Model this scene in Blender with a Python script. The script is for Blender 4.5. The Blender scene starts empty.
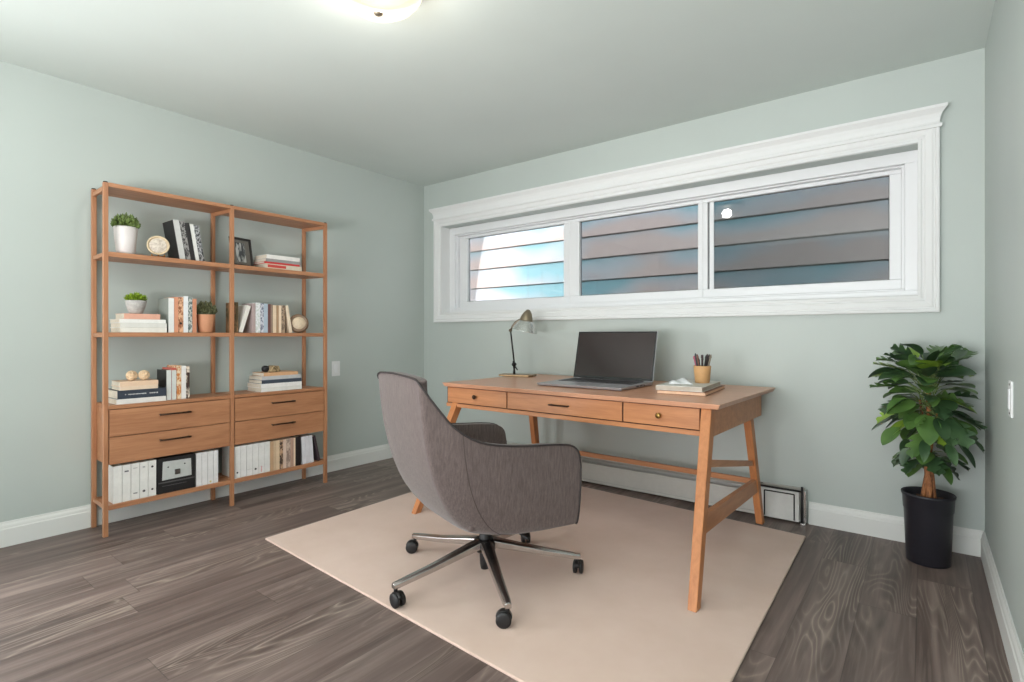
import bpy, bmesh, math, random
from mathutils import Vector, Matrix, noise as mnoise
PI = math.pi
random.seed(7)
SC = bpy.context.scene
COL = SC.collection

# ------------------------------------------------------------ camera, world, lights, exposure
FPX = 532.0
CAMZ = 1.064
cam_d = bpy.data.cameras.new('camera')
cam_d.sensor_width = 36.0
cam_d.lens = FPX / 1024.0 * 36.0
cam_d.shift_y = (335.0 - 341.0) / 1024.0
cam_d.clip_start = 0.02
cam = bpy.data.objects.new('camera', cam_d)
cam.location = (0, 0, CAMZ)
cam.rotation_euler = (PI / 2, 0, math.radians(37.7))
COL.objects.link(cam)
SC.camera = cam

w = bpy.data.worlds.new('world')
SC.world = w
w.use_nodes = True
bgn = w.node_tree.nodes['Background']
bgn.inputs['Color'].default_value = (0.93, 0.96, 1.0, 1)
bgn.inputs['Strength'].default_value = 6.5

def area(name, loc, rot, sx, sy, power, color):
    l = bpy.data.lights.new(name, 'AREA')
    l.shape = 'RECTANGLE'
    l.size = sx
    l.size_y = sy
    l.energy = power
    l.color = color
    o = bpy.data.objects.new(name, l)
    o.location = loc
    o.rotation_euler = rot
    COL.objects.link(o)
    return o

# added fill light in an unseen opening behind the camera, tilted up
area('rear_fill_light', (-0.90, -1.70, 0.88), (PI / 2 + 1.25, 0, 0), 1.9, 1.3, 190, (1.0, 0.985, 0.97))
# added fill light in an unseen opening low in the left wall
area('side_fill_light', (-3.63, -0.75, 0.92), (PI / 2, 0, -PI / 2), 1.5, 1.2, 38, (1.0, 0.985, 0.97))

SC.view_settings.view_transform = 'Standard'
SC.view_settings.look = 'None'
SC.view_settings.gamma = 1.0
SC.view_settings.use_curve_mapping = False
SC.view_settings.exposure = -0.06
try:
    SC.cycles.use_denoising = True
    SC.cycles.max_bounces = 10
    SC.cycles.diffuse_bounces = 6
    SC.cycles.sample_clamp_indirect = 6.0
except Exception:
    pass

# ------------------------------------------------------------ node helpers
def lin(c):
    def f(v):
        v = v / 255.0
        return v / 12.92 if v <= 0.04045 else ((v + 0.055) / 1.055) ** 2.4
    return (f(c[0]), f(c[1]), f(c[2]), 1.0)

class NT:
    def __init__(self, name):
        self.m = bpy.data.materials.new(name)
        self.m.use_nodes = True
        self.t = self.m.node_tree
        self.b = self.t.nodes['Principled BSDF']
    def n(self, typ, **kw):
        nd = self.t.nodes.new(typ)
        for k, v in kw.items():
            setattr(nd, k, v)
        return nd
    def l(self, a, b):
        self.t.links.new(a, b)
    def math(self, op, a, b=None, c=None):
        nd = self.n('ShaderNodeMath', operation=op)
        for i, v in enumerate((a, b, c)):
            if v is None:
                continue
            if isinstance(v, (int, float)):
                nd.inputs[i].default_value = v
            else:
                self.l(v, nd.inputs[i])
        return nd.outputs[0]
    def mix(self, fac, a, b, mode='MIX'):
        nd = self.n('ShaderNodeMix', data_type='RGBA', blend_type=mode)
        for sock, v in ((nd.inputs['Factor'], fac), (nd.inputs['A'], a), (nd.inputs['B'], b)):
            if isinstance(v, (int, float)):
                sock.default_value = v
            elif isinstance(v, tuple):
                sock.default_value = v
            else:
                self.l(v, sock)
        # colour sockets share names: pick the right ones explicitly
        return nd
    def mixc(self, fac, a, b, mode='MIX'):
        nd = self.n('ShaderNodeMix', data_type='RGBA', blend_type=mode)
        fi, ai, bi = nd.inputs[0], nd.inputs[6], nd.inputs[7]
        for sock, v in ((fi, fac), (ai, a), (bi, b)):
            if isinstance(v, (int, float, tuple)):
                sock.default_value = v
            else:
                self.l(v, sock)
        return nd.outputs[2]
    def ramp(self, fac, stops):
        nd = self.n('ShaderNodeValToRGB')
        cr = nd.color_ramp
        while len(cr.elements) < len(stops):
            cr.elements.new(0.5)
        for e, (p, c) in zip(cr.elements, stops):
            e.position = p
            e.color = c if len(c) == 4 else (*c, 1)
        self.l(fac, nd.inputs[0])
        return nd.outputs[0]
    def obj(self, scale=(1, 1, 1), rot=(0, 0, 0)):
        tc = self.n('ShaderNodeTexCoord')
        mp = self.n('ShaderNodeMapping')
        mp.inputs['Scale'].default_value = scale
        mp.inputs['Rotation'].default_value = rot
        self.l(tc.outputs['Object'], mp.inputs['Vector'])
        return mp.outputs[0]
    def noise(self, vec, scale, detail=3, rough=0.55, dist=0.0):
        nd = self.n('ShaderNodeTexNoise')
        nd.inputs['Scale'].default_value = scale
        nd.inputs['Detail'].default_value = detail
        nd.inputs['Roughness'].default_value = rough
        nd.inputs['Distortion'].default_value = dist
        if vec is not None:
            self.l(vec, nd.inputs['Vector'])
        return nd.outputs['Fac']
    def bump(self, h, strength=0.2, dist=0.01):
        nd = self.n('ShaderNodeBump')
        nd.inputs['Strength'].default_value = strength
        nd.inputs['Distance'].default_value = dist
        self.l(h, nd.inputs['Height'])
        self.l(nd.outputs[0], self.b.inputs['Normal'])
    def set(self, color=None, rough=None, metal=None, **kw):
        if color is not None:
            if isinstance(color, tuple):
                self.b.inputs['Base Color'].default_value = color
            else:
                self.l(color, self.b.inputs['Base Color'])
        if rough is not None:
            if isinstance(rough, (int, float)):
                self.b.inputs['Roughness'].default_value = rough
            else:
                self.l(rough, self.b.inputs['Roughness'])
        if metal is not None:
            self.b.inputs['Metallic'].default_value = metal
        for k, v in kw.items():
            self.b.inputs[k].default_value = v
        return self.m

_cache = {}
def plain(rgb, rough=0.6, metal=0.0, var=0.10, scale=30.0):
    key = (rgb, rough, metal, var, scale)
    if key in _cache:
        return _cache[key]
    n = NT('surface_%d_%d_%d' % rgb)
    c = lin(rgb)
    dk = tuple(x * (1 - var) for x in c[:3]) + (1,)
    lt = tuple(min(1, x * (1 + var)) for x in c[:3]) + (1,)
    f = n.noise(n.obj(), scale, 3)
    m = n.set(n.ramp(f, [(0.3, dk), (0.7, lt)]), rough, metal)
    _cache[key] = m
    return m

def wood(name, rgb, axis='y', rough=0.42, contrast=0.16):
    n = NT(name)
    sc = {'x': (1.2, 14, 14), 'y': (14, 1.2, 14), 'z': (14, 14, 1.2)}[axis]
    v = n.obj(sc)
    f1 = n.noise(v, 2.2, 4, 0.6, 0.6)
    f2 = n.noise(v, 9.0, 3, 0.6)
    f = n.math('ADD', n.math('MULTIPLY', f1, 0.7), n.math('MULTIPLY', f2, 0.3))
    c = lin(rgb)
    a = (c[0] * (1 - contrast), c[1] * (1 - contrast * 1.5), c[2] * (1 - contrast * 1.8), 1)
    b = (min(1, c[0] * (1 + contrast)), c[1] * (1 + contrast), c[2] * (1 + contrast), 1)
    n.set(n.ramp(f, [(0.34, a), (0.66, b)]), rough)
    n.bump(f2, 0.06, 0.002)
    return n.m

WOOD = (174, 124, 90)
M_WX = wood('warm_wood_x', WOOD, 'x')
M_WY = wood('warm_wood_y', WOOD, 'y')
M_WZ = wood('warm_wood_z', WOOD, 'z')
M_DTOP = wood('desk_top_wood', (204, 153, 124), 'x', 0.32, 0.10)
M_DX = wood('desk_wood_x', (184, 126, 84), 'x', 0.42)
M_DY = wood('desk_wood_y', (184, 126, 84), 'y', 0.42)
M_DZ = wood('desk_wood_z', (184, 122, 76), 'z', 0.42)
M_GAP = plain((58, 34, 22), 0.8)
M_BRONZE = plain((66, 48, 36), 0.38, 0.8)
M_BRASS = plain((150, 120, 66), 0.3, 0.9)
M_WHITE = plain((218, 219, 219), 0.65, 0.0, 0.0)
M_VINYL = plain((220, 221, 223), 0.35, 0.0, 0.0)
M_TRIM = plain((216, 217, 214), 0.42, 0.0, 0.0)
M_BLACK = plain((26, 25, 27), 0.5)
M_CHROME = plain((190, 186, 184), 0.24, 1.0, 0.0)
M_DARKMET = plain((52, 50, 50), 0.35, 0.8)

def paint(name, rgb, rough=0.55):
    n = NT(name)
    v = n.obj()
    f = n.noise(v, 1.2, 3)
    c = lin(rgb)
    a = tuple(x * 0.975 for x in c[:3]) + (1,)
    b = tuple(min(1, x * 1.02) for x in c[:3]) + (1,)
    n.set(n.ramp(f, [(0.35, a), (0.65, b)]), rough)
    n.bump(n.noise(v, 260, 2), 0.05, 0.001)
    return n.m
M_WALL = paint('sage_wall_paint', (178, 186, 182), 0.5)
M_CEIL = paint('sage_ceiling_paint', (202, 210, 206), 0.6)

# ------------------------------------------------------------ mesh helpers
def bx(bm, lo, hi, M=None):
    x0, y0, z0 = lo
    x1, y1, z1 = hi
    vs = [bm.verts.new(p) for p in ((x0, y0, z0), (x1, y0, z0), (x1, y1, z0), (x0, y1, z0),
                                    (x0, y0, z1), (x1, y0, z1), (x1, y1, z1), (x0, y1, z1))]
    if M is not None:
        for v in vs:
            v.co = M @ v.co
    for f in ((0, 3, 2, 1), (4, 5, 6, 7), (0, 1, 5, 4), (1, 2, 6, 5), (2, 3, 7, 6), (3, 0, 4, 7)):
        bm.faces.new([vs[i] for i in f])
    return vs

def hexa(bm, bot, top):
    vs = [bm.verts.new(p) for p in list(bot) + list(top)]
    for f in ((0, 3, 2, 1), (4, 5, 6, 7), (0, 1, 5, 4), (1, 2, 6, 5), (2, 3, 7, 6), (3, 0, 4, 7)):
        bm.faces.new([vs[i] for i in f])

def frame_from(d):
    d = Vector(d).normalized()
    up = Vector((0, 0, 1)) if abs(d.z) < 0.95 else Vector((0, 1, 0))
    a = d.cross(up).normalized()
    b = a.cross(d).normalized()
    return a, b

def tube(bm, pts, radii, seg=10, caps=True, squash=1.0):
    pts = [Vector(p) for p in pts]
    if isinstance(radii, (int, float)):
        radii = [radii] * len(pts)
    rings = []
    a = b = None
    for i, p in enumerate(pts):
        d = (pts[min(i + 1, len(pts) - 1)] - pts[max(i - 1, 0)])
        if a is None:
            a, b = frame_from(d)
        else:
            dn = d.normalized()
            a = (a - dn * a.dot(dn)).normalized()
            b = a.cross(dn).normalized()
        r = radii[i]
        rings.append([bm.verts.new(p + a * math.cos(2 * PI * k / seg) * r + b * math.sin(2 * PI * k / seg) * r * squash) for k in range(seg)])
    for i in range(len(rings) - 1):
        for k in range(seg):
            bm.faces.new((rings[i][k], rings[i][(k + 1) % seg], rings[i + 1][(k + 1) % seg], rings[i + 1][k]))
    if caps:
        bm.faces.new(list(reversed(rings[0])))
        bm.faces.new(rings[-1])

def lathe(bm, prof, seg=32, M=None):
    rings = []
    for r, z in prof:
        if r < 1e-6:
            v = bm.verts.new((0, 0, z))
            rings.append([v])
        else:
            rings.append([bm.verts.new((r * math.cos(2 * PI * k / seg), r * math.sin(2 * PI * k / seg), z)) for k in range(seg)])
    for i in range(len(rings) - 1):
        A, B = rings[i], rings[i + 1]
        for k in range(seg):
            k2 = (k + 1) % seg
            if len(A) == 1 and len(B) == 1:
                continue
            if len(A) == 1:
                bm.faces.new((A[0], B[k2], B[k]))
            elif len(B) == 1:
                bm.faces.new((A[k], A[k2], B[0]))
            else:
                bm.faces.new((A[k], A[k2], B[k2], B[k]))
    if M is not None:
        for ring in rings:
            for v in ring:
                v.co = M @ v.co

def prism(bm, poly, z0, z1):
    a = [bm.verts.new((x, y, z0)) for x, y in poly]
    b = [bm.verts.new((x, y, z1)) for x, y in poly]
    n = len(poly)
    bm.faces.new(list(reversed(a)))
    bm.faces.new(b)
    for i in range(n):
        bm.faces.new((a[i], a[(i + 1) % n], b[(i + 1) % n], b[i]))

def obj(name, bm, mat, parent=None, loc=(0, 0, 0), rot=(0, 0, 0), smooth=False, bevel=0.0, subd=0, seg=2):
    bmesh.ops.recalc_face_normals(bm, faces=bm.faces)
    me = bpy.data.meshes.new(name)
    bm.to_mesh(me)
    bm.free()
    for m in (mat if isinstance(mat, (list, tuple)) else [mat]):
        me.materials.append(m)
    o = bpy.data.objects.new(name, me)
    COL.objects.link(o)
    o.location = loc
    o.rotation_euler = rot
    if parent is not None:
        o.parent = parent
    if bevel:
        md = o.modifiers.new('bevel', 'BEVEL')
        md.width = bevel
        md.segments = seg
        md.limit_method = 'ANGLE'
        md.angle_limit = math.radians(35)
    if subd:
        md = o.modifiers.new('subd', 'SUBSURF')
        md.levels = subd
        md.render_levels = subd
    if smooth:
        for p in me.polygons:
            p.use_smooth = True
    return o

def boxo(name, lo, hi, mat, parent=None, bevel=0.002, **k):
    bm = bmesh.new()
    bx(bm, lo, hi)
    return obj(name, bm, mat, parent, bevel=bevel, **k)

def tag(o, label, cat, group=None):
    o['label'] = label
    o['category'] = cat
    if group:
        o['group'] = group
    return o

def thing(name, label, cat, loc=(0, 0, 0), rotz=0.0, group=None):
    o = bpy.data.objects.new(name, None)
    COL.objects.link(o)
    o.location = loc
    o.rotation_euler = (0, 0, rotz)
    o.empty_display_size = 0.1
    return tag(o, label, cat, group)

def struct(name, bm, mat, parent=None, **k):
    o = obj(name, bm, mat, parent, **k)
    if parent is None:
        o['kind'] = 'structure'
    return o

# ------------------------------------------------------------ room shell
XL, XR, YB, YR, ZC = -3.660, 0.234, 3.404, -1.75, 2.44
T = 0.14

def floor_mat():
    n = NT('grey_brown_plank_floor')
    tc = n.n('ShaderNodeTexCoord')
    sp = n.n('ShaderNodeSeparateXYZ')
    n.l(tc.outputs['Object'], sp.inputs[0])
    X, Y = sp.outputs[0], sp.outputs[1]
    u = n.math('DIVIDE', n.math('ADD', X, 10.03), 0.182)
    row = n.math('FLOOR', u)
    wn = n.n('ShaderNodeTexWhiteNoise', noise_dimensions='1D')
    n.l(row, wn.inputs['W'])
    yo = n.math('ADD', n.math('DIVIDE', n.math('ADD', Y, 10.0), 1.22), wn.outputs['Value'])
    col = n.math('FLOOR', yo)
    wn2 = n.n('ShaderNodeTexWhiteNoise', noise_dimensions='2D')
    cb = n.n('ShaderNodeCombineXYZ')
    n.l(row, cb.inputs[0]); n.l(col, cb.inputs[1])
    n.l(cb.outputs[0], wn2.inputs['Vector'])
    pid = wn2.outputs['Value']
    # grain coordinates, offset for every plank
    def gvec(sx, sy):
        c = n.n('ShaderNodeCombineXYZ')
        n.l(n.math('MULTIPLY', X, sx), c.inputs[0])
        n.l(n.math('MULTIPLY', Y, sy), c.inputs[1])
        n.l(n.math('MULTIPLY', pid, 37.0), c.inputs[2])
        return c.outputs[0]
    big = n.noise(gvec(4.6, 0.62), 1.0, 2, 0.45, 0.35)
    ring = n.math('PINGPONG', n.math('MULTIPLY', big, 30.0), 0.5)
    line = n.ramp(ring, [(0.0, (1, 1, 1)), (0.13, (0.35, 0.35, 0.35)), (0.34, (0, 0, 0))])
    fine = n.noise(gvec(70, 2.6), 1.0, 4, 0.65)
    mid = n.noise(gvec(13, 0.8), 1.0, 3, 0.6, 0.3)
    mask = n.ramp(n.noise(gvec(3.0, 0.8), 1.0, 2), [(0.46, (0, 0, 0)), (0.62, (1, 1, 1))])
    base = n.ramp(mid, [(0.28, lin((80, 66, 62))), (0.52, lin((108, 93, 88))), (0.75, lin((142, 125, 118)))])
    base = n.mixc(n.math('MULTIPLY', n.math('SUBTRACT', fine, 0.5), 1.0), base, lin((164, 150, 140)))
    tone = n.math('ADD', n.math('MULTIPLY', pid, 0.26), 0.88)
    tcol = n.n('ShaderNodeCombineColor')
    for i in range(3):
        n.l(tone, tcol.inputs[i])
    base = n.mixc(1.0, base, tcol.outputs[0], 'MULTIPLY')
    lf = n.math('MULTIPLY', n.math('MULTIPLY', line, mask), n.math('MULTIPLY', fine, 0.85))
    base = n.mixc(lf, base, lin((190, 174, 160)))
    dm = n.ramp(n.noise(gvec(9.0, 0.9), 1.0, 3, 0.6, 0.4), [(0.60, (0, 0, 0)), (0.74, (1, 1, 1))])
    base = n.mixc(n.math('MULTIPLY', dm, 0.55), base, lin((52, 43, 41)))
    # plank joints
    fu = n.math('FRACT', u)
    fy = n.math('FRACT', yo)
    ju = n.math('LESS_THAN', n.math('MINIMUM', fu, n.math('SUBTRACT', 1.0, fu)), 0.008)
    jy = n.math('LESS_THAN', n.math('MINIMUM', fy, n.math('SUBTRACT', 1.0, fy)), 0.0012)
    j = n.math('MAXIMUM', ju, jy)
    base = n.mixc(n.math('MULTIPLY', j, 0.4), base, lin((40, 33, 31)))
    n.set(base, n.math('ADD', n.math('MULTIPLY', fine, 0.18), 0.36))
    n.b.inputs['Specular IOR Level'].default_value = 0.4
    n.bump(n.math('SUBTRACT', n.math('MULTIPLY', fine, 0.3), j), 0.15, 0.002)
    return n.m

bm = bmesh.new(); bx(bm, (XL - T, YR - T, -0.1), (XR + T, YB + T, 0)); struct('floor', bm, floor_mat())
bm = bmesh.new(); bx(bm, (XL - T, YR - T, ZC), (XR + T, YB + T, ZC + 0.1)); struct('ceiling', bm, M_CEIL)
LY0, LY1, LZ0, LZ1 = -1.52, 0.02, 0.30, 1.54  # unseen opening added in the left wall for the side fill light
bm = bmesh.new()
bx(bm, (XL - T, YR - T, 0), (XL, YB + T + 0.06, LZ0))
bx(bm, (XL - T, YR - T, LZ1), (XL, YB + T + 0.06, ZC))
bx(bm, (XL - T, YR - T, LZ0), (XL, LY0, LZ1))
bx(bm, (XL - T, LY1, LZ0), (XL, YB + T + 0.06, LZ1))
struct('wall_left', bm, M_WALL)
bm = bmesh.new(); bx(bm, (XR, YR - T, 0), (XR + T, YB + T + 0.06, ZC)); struct('wall_right', bm, M_WALL)
# back wall with the window opening
WX0, WX1, WZ0, WZ1 = -3.43, -0.02, 1.255, 2.035
WT = 0.20
bm = bmesh.new()
bx(bm, (XL, YB, 0), (XR, YB + WT, WZ0))
bx(bm, (XL, YB, WZ1), (XR, YB + WT, ZC))
bx(bm, (XL, YB, WZ0), (WX0, YB + WT, WZ1))
bx(bm, (WX1, YB, WZ0), (XR, YB + WT, WZ1))
bmesh.ops.remove_doubles(bm, verts=bm.verts, dist=1e-5)
struct('wall_back', bm, M_WALL)
# rear wall behind the camera, with an opening added for the fill light
RX0, RX1, RZ0, RZ1 = -1.88, 0.08, 0.2, 1.56
bm = bmesh.new()
bx(bm, (XL, YR - T, 0), (XR, YR, RZ0))
bx(bm, (XL, YR - T, RZ1), (XR, YR, ZC))
bx(bm, (XL, YR - T, RZ0), (RX0, YR, RZ1))
bx(bm, (RX1, YR - T, RZ0), (XR, YR, RZ1))
struct('wall_rear', bm, M_WALL)

# baseboards
def baseboard(name, p0, p1, nrm):
    # profile: (distance from the wall, height)
    prof = [(0, 0), (0.016, 0), (0.016, 0.088), (0.0125, 0.094), (0.0125, 0.098), (0.011, 0.106), (0.006, 0.116), (0.005, 0.124), (0, 0.124)]
    bm = bmesh.new()
    p0, p1, nrm = Vector(p0), Vector(p1), Vector(nrm)
    A = [bm.verts.new(p0 + nrm * d + Vector((0, 0, h))) for d, h in prof]
    B = [bm.verts.new(p1 + nrm * d + Vector((0, 0, h))) for d, h in prof]
    k = len(prof)
    for i in range(k):
        bm.faces.new((A[i], A[(i + 1) % k], B[(i + 1) % k], B[i]))
    bm.faces.new(A); bm.faces.new(B)
    struct(name, bm, M_TRIM)
baseboard('baseboard_left', (XL, YR, 0), (XL, YB, 0), (1, 0, 0))
baseboard('baseboard_back', (-0.51, YB, 0), (XR, YB, 0), (0, -1, 0))
baseboard('baseboard_right', (XR, YR, 0), (XR, YB, 0), (-1, 0, 0))

# ------------------------------------------------------------ window_1
win = bpy.data.objects.new('window_1', None)
COL.objects.link(win)
win['kind'] = 'structure'
def ring_xz(bm, outer, inner, y0, y1):
    ox0, ox1, oz0, oz1 = outer
    ix0, ix1, iz0, iz1 = inner
    bx(bm, (ox0, y0, oz0), (ox1, y1, iz0))
    bx(bm, (ox0, y0, iz1), (ox1, y1, oz1))
    bx(bm, (ox0, y0, iz0), (ix0, y1, iz1))
    bx(bm, (ix1, y0, iz0), (ox1, y1, iz1))
def profile_ring(bm, outer, prof, open_top=False):
    # mitred moulding: prof = [(inset from the outer edge, distance out of the wall)]
    x0, x1, z0, z1 = outer
    cols = []
    for ins, out in prof:
        y = YB - out
        cols.append([bm.verts.new(p) for p in ((x0 + ins, y, z0 + ins), (x1 - ins, y, z0 + ins), (x1 - ins, y, z1 - ins), (x0 + ins, y, z1 - ins))])
    for i in range(len(cols) - 1):
        for k in range(4):
            bm.faces.new((cols[i][k], cols[i][(k + 1) % 4], cols[i + 1][(k + 1) % 4], cols[i + 1][k]))
OX0, OX1, OZ0, OZ1 = -3.512, 0.066, 1.178, 2.125
bm = bmesh.new()
cas = [(0, 0), (0, 0.024), (0.004, 0.027), (0.015, 0.027), (0.019, 0.020), (0.024, 0.020), (0.030, 0.023),
       (0.056, 0.019), (0.063, 0.013), (0.070, 0.013), (0.074, 0.016), (0.086, 0.016), (0.088, 0.012), (0.088, -0.10)]
profile_ring(bm, (OX0, OX1, OZ0, OZ1), cas)
obj('window_casing', bm, M_WHITE, win)
# cornice
bm = bmesh.new()
cz = 2.095
prof = [(0.0, cz), (0.034, cz), (0.036, cz + 0.006), (0.036, cz + 0.016), (0.028, cz + 0.020), (0.027, cz + 0.030), (0.029, cz + 0.050),
        (0.036, cz + 0.068), (0.048, cz + 0.082), (0.056, cz + 0.090), (0.056, cz + 0.104), (0.0, cz + 0.104)]
A, B = [], []
for out, z in prof:
    e = max(out - 0.027, -0.004)
    A.append(bm.verts.new((OX0 - e, YB - out, z)))
    B.append(bm.verts.new((OX1 + e, YB - out, z)))
for i in range(len(prof)):
    j = (i + 1) % len(prof)
    bm.faces.new((A[i], A[j], B[j], B[i]))
bm.faces.new(A); bm.faces.new(B)
obj('cornice', bm, M_WHITE, win)
# vinyl frame and sashes
bm = bmesh.new()
ring_xz(bm, (WX0, WX1, WZ0, WZ1), (-3.365, -0.078, 1.300, 1.972), 3.500, 3.60)
ring_xz(bm, (-3.365, -0.078, 1.300, 1.972), (-3.352, -0.092, 1.311, 1.962), 3.524, 3.60)
obj('window_frame', bm, M_VINYL, win, bevel=0.003)
GY = 3.585
panes = [(-3.262, -2.236), (-2.094, -1.186), (-1.122, -0.146)]
GZ0, GZ1 = 1.366, 1.938
bounds = [-3.352, -2.178, -1.152, -0.092]
def glass_mat(name, tint, refl=0.09):
    n = NT(name)
    t = n.t
    tr = n.n('ShaderNodeBsdfTransparent'); tr.inputs[0].default_value = (*tint, 1)
    gl = n.n('ShaderNodeBsdfGlossy'); gl.inputs['Roughness'].default_value = 0.0
    fr = n.n('ShaderNodeFresnel'); fr.inputs[0].default_value = 1.5
    f = n.math('ADD', n.math('MULTIPLY', fr.outputs[0], 0.8), refl)
    mx = n.n('ShaderNodeMixShader')
    n.l(f, mx.inputs[0]); n.l(tr.outputs[0], mx.inputs[1]); n.l(gl.outputs[0], mx.inputs[2])
    n.l(mx.outputs[0], t.nodes['Material Output'].inputs['Surface'])
    return n.m
G1 = glass_mat('clear_pane', (1, 1, 1), 0.0)
G2 = glass_mat('smoked_pane', (0.64, 0.66, 0.67), 0.0)
G3 = glass_mat('darker_smoked_pane', (0.46, 0.49, 0.50), 0.0)
for i, (gx0, gx1) in enumerate(panes):
    s = bmesh.new()
    ring_xz(s, (bounds[i], bounds[i + 1], 1.311, 1.962), (gx0, gx1, GZ0, GZ1), 3.555, 3.60)
    so = obj('window_sash', s, M_VINYL, win, bevel=0.004)
    g = bmesh.new()
    bx(g, (gx0 - 0.004, GY, GZ0 - 0.004), (gx1 + 0.004, GY + 0.004, GZ1 + 0.004))
    obj('pane', g, (G1, G2, G3)[i], so)
    s = bmesh.new()
    ring_xz(s, (gx0 - 0.001, gx1 + 0.001, GZ0 - 0.001, GZ1 + 0.001), (gx0 + 0.004, gx1 - 0.004, GZ0 + 0.004, GZ1 - 0.004), GY - 0.005, GY - 0.001)
    obj('gasket', s, M_DARKMET, so)
bm = bmesh.new(); bx(bm, (-1.116, 3.573, GZ0), (-1.088, 3.584, GZ1)); obj('reflection_strip', bm, M_VINYL, win, bevel=0.002)  # white strip standing in for a reflection at the right pane's edge
# unseen rear window frame, added around the fill light
rw = bpy.data.objects.new('added_rear_window', None); COL.objects.link(rw); rw['kind'] = 'structure'
bm = bmesh.new()
ring_xz(bm, (RX0 - 0.06, RX1 + 0.06, RZ0 - 0.06, RZ1 + 0.06), (RX0, RX1, RZ0, RZ1), YR - 0.02, YR + 0.02)
bx(bm, (-0.92, YR - 0.05, RZ0), (-0.88, YR - 0.01, RZ1))
obj('window_frame', bm, M_VINYL, rw, bevel=0.003)

sw_ = bpy.data.objects.new('added_side_window', None); COL.objects.link(sw_); sw_['kind'] = 'structure'  # unseen window frame added around the side fill light
bm = bmesh.new()
for lo, hi in (((LY0 - 0.06, LZ0 - 0.06), (LY1 + 0.06, LZ0)), ((LY0 - 0.06, LZ1), (LY1 + 0.06, LZ1 + 0.06)), ((LY0 - 0.06, LZ0), (LY0, LZ1)), ((LY1, LZ0), (LY1 + 0.06, LZ1))):
    bx(bm, (XL - 0.02, lo[0], lo[1]), (XL + 0.02, hi[0], hi[1]))
obj('window_frame', bm, M_VINYL, sw_, bevel=0.003)

# ------------------------------------------------------------ neighbour's siding outside
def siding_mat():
    n = NT('lap_siding_paint_reflections')
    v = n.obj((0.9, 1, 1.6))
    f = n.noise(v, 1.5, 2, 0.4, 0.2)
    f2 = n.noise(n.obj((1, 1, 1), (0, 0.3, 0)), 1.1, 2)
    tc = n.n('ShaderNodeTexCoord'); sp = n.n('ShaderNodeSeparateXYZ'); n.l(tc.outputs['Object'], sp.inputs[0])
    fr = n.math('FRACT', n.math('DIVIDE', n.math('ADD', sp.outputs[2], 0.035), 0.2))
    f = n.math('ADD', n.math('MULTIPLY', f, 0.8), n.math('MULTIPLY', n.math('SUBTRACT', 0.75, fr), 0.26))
    c = n.ramp(f, [(0.34, lin((126, 166, 174))), (0.47, lin((170, 174, 178))), (0.60, lin((188, 168, 161)))])  # teal-to-rosy blotches paint in room reflections; boards turn rosier towards the bottom
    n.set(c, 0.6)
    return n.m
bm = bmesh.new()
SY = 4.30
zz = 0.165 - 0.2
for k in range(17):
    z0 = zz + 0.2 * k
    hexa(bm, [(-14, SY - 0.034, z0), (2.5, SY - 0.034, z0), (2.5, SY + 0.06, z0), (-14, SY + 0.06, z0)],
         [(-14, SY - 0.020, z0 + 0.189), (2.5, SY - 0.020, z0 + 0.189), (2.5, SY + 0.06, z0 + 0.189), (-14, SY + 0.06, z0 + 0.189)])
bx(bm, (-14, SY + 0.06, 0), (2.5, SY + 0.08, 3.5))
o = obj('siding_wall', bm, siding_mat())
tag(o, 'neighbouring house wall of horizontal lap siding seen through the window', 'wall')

# ------------------------------------------------------------ ceiling light
lx, ly = -1.652, 1.30
t = thing('ceiling_light', 'round flush ceiling light with a glowing frosted glass bowl', 'ceiling light', (lx, ly, ZC))
bm = bmesh.new(); lathe(bm, [(0, 0), (0.175, 0), (0.178, -0.01), (0.172, -0.024), (0.165, -0.028), (0, -0.028)], 48)
obj('mounting_pan', bm, plain((150, 140, 124), 0.35, 0.8), t, smooth=True)
n = NT('glowing_frosted_glass')
v = n.obj()
f = n.noise(v, 6, 2)
em = n.ramp(f, [(0.3, (1.0, 0.80, 0.58)), (0.7, (1.0, 0.92, 0.80))])
n.set((0.10, 0.085, 0.06, 1), 0.3)
n.l(em, n.b.inputs['Emission Color'])
n.b.inputs['Emission Strength'].default_value = 1.15
tr_ = n.n('ShaderNodeBsdfTransparent'); tr_.inputs[0].default_value = (1.0, 0.97, 0.93, 1)
mx_ = n.n('ShaderNodeMixShader'); mx_.inputs[0].default_value = 0.3
n.l(n.b.outputs[0], mx_.inputs[1]); n.l(tr_.outputs[0], mx_.inputs[2])
n.l(mx_.outputs[0], n.t.nodes['Material Output'].inputs['Surface'])
M_GLOW = n.m
bm = bmesh.new(); lathe(bm, [(0.168, -0.028), (0.172, -0.042), (0.163, -0.068), (0.141, -0.095), (0.105, -0.119), (0.062, -0.135), (0.02, -0.141), (0, -0.142)], 48)
obj('glass_bowl', bm, M_GLOW, t, smooth=True)
bm = bmesh.new(); lathe(bm, [(0, -0.140), (0.016, -0.142), (0.017, -0.146), (0.010, -0.151), (0, -0.154)], 20)
obj('finial', bm, plain((150, 138, 120), 0.4, 0.6), t, smooth=True)
pl = bpy.data.lights.new('ceiling_lamp_bulb', 'POINT')
pl.energy = 38; pl.color = (1.0, 0.96, 0.91); pl.shadow_soft_size = 0.05
po = bpy.data.objects.new('ceiling_lamp_bulb', pl); COL.objects.link(po); po.location = (lx, ly, ZC - 0.085)

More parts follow.
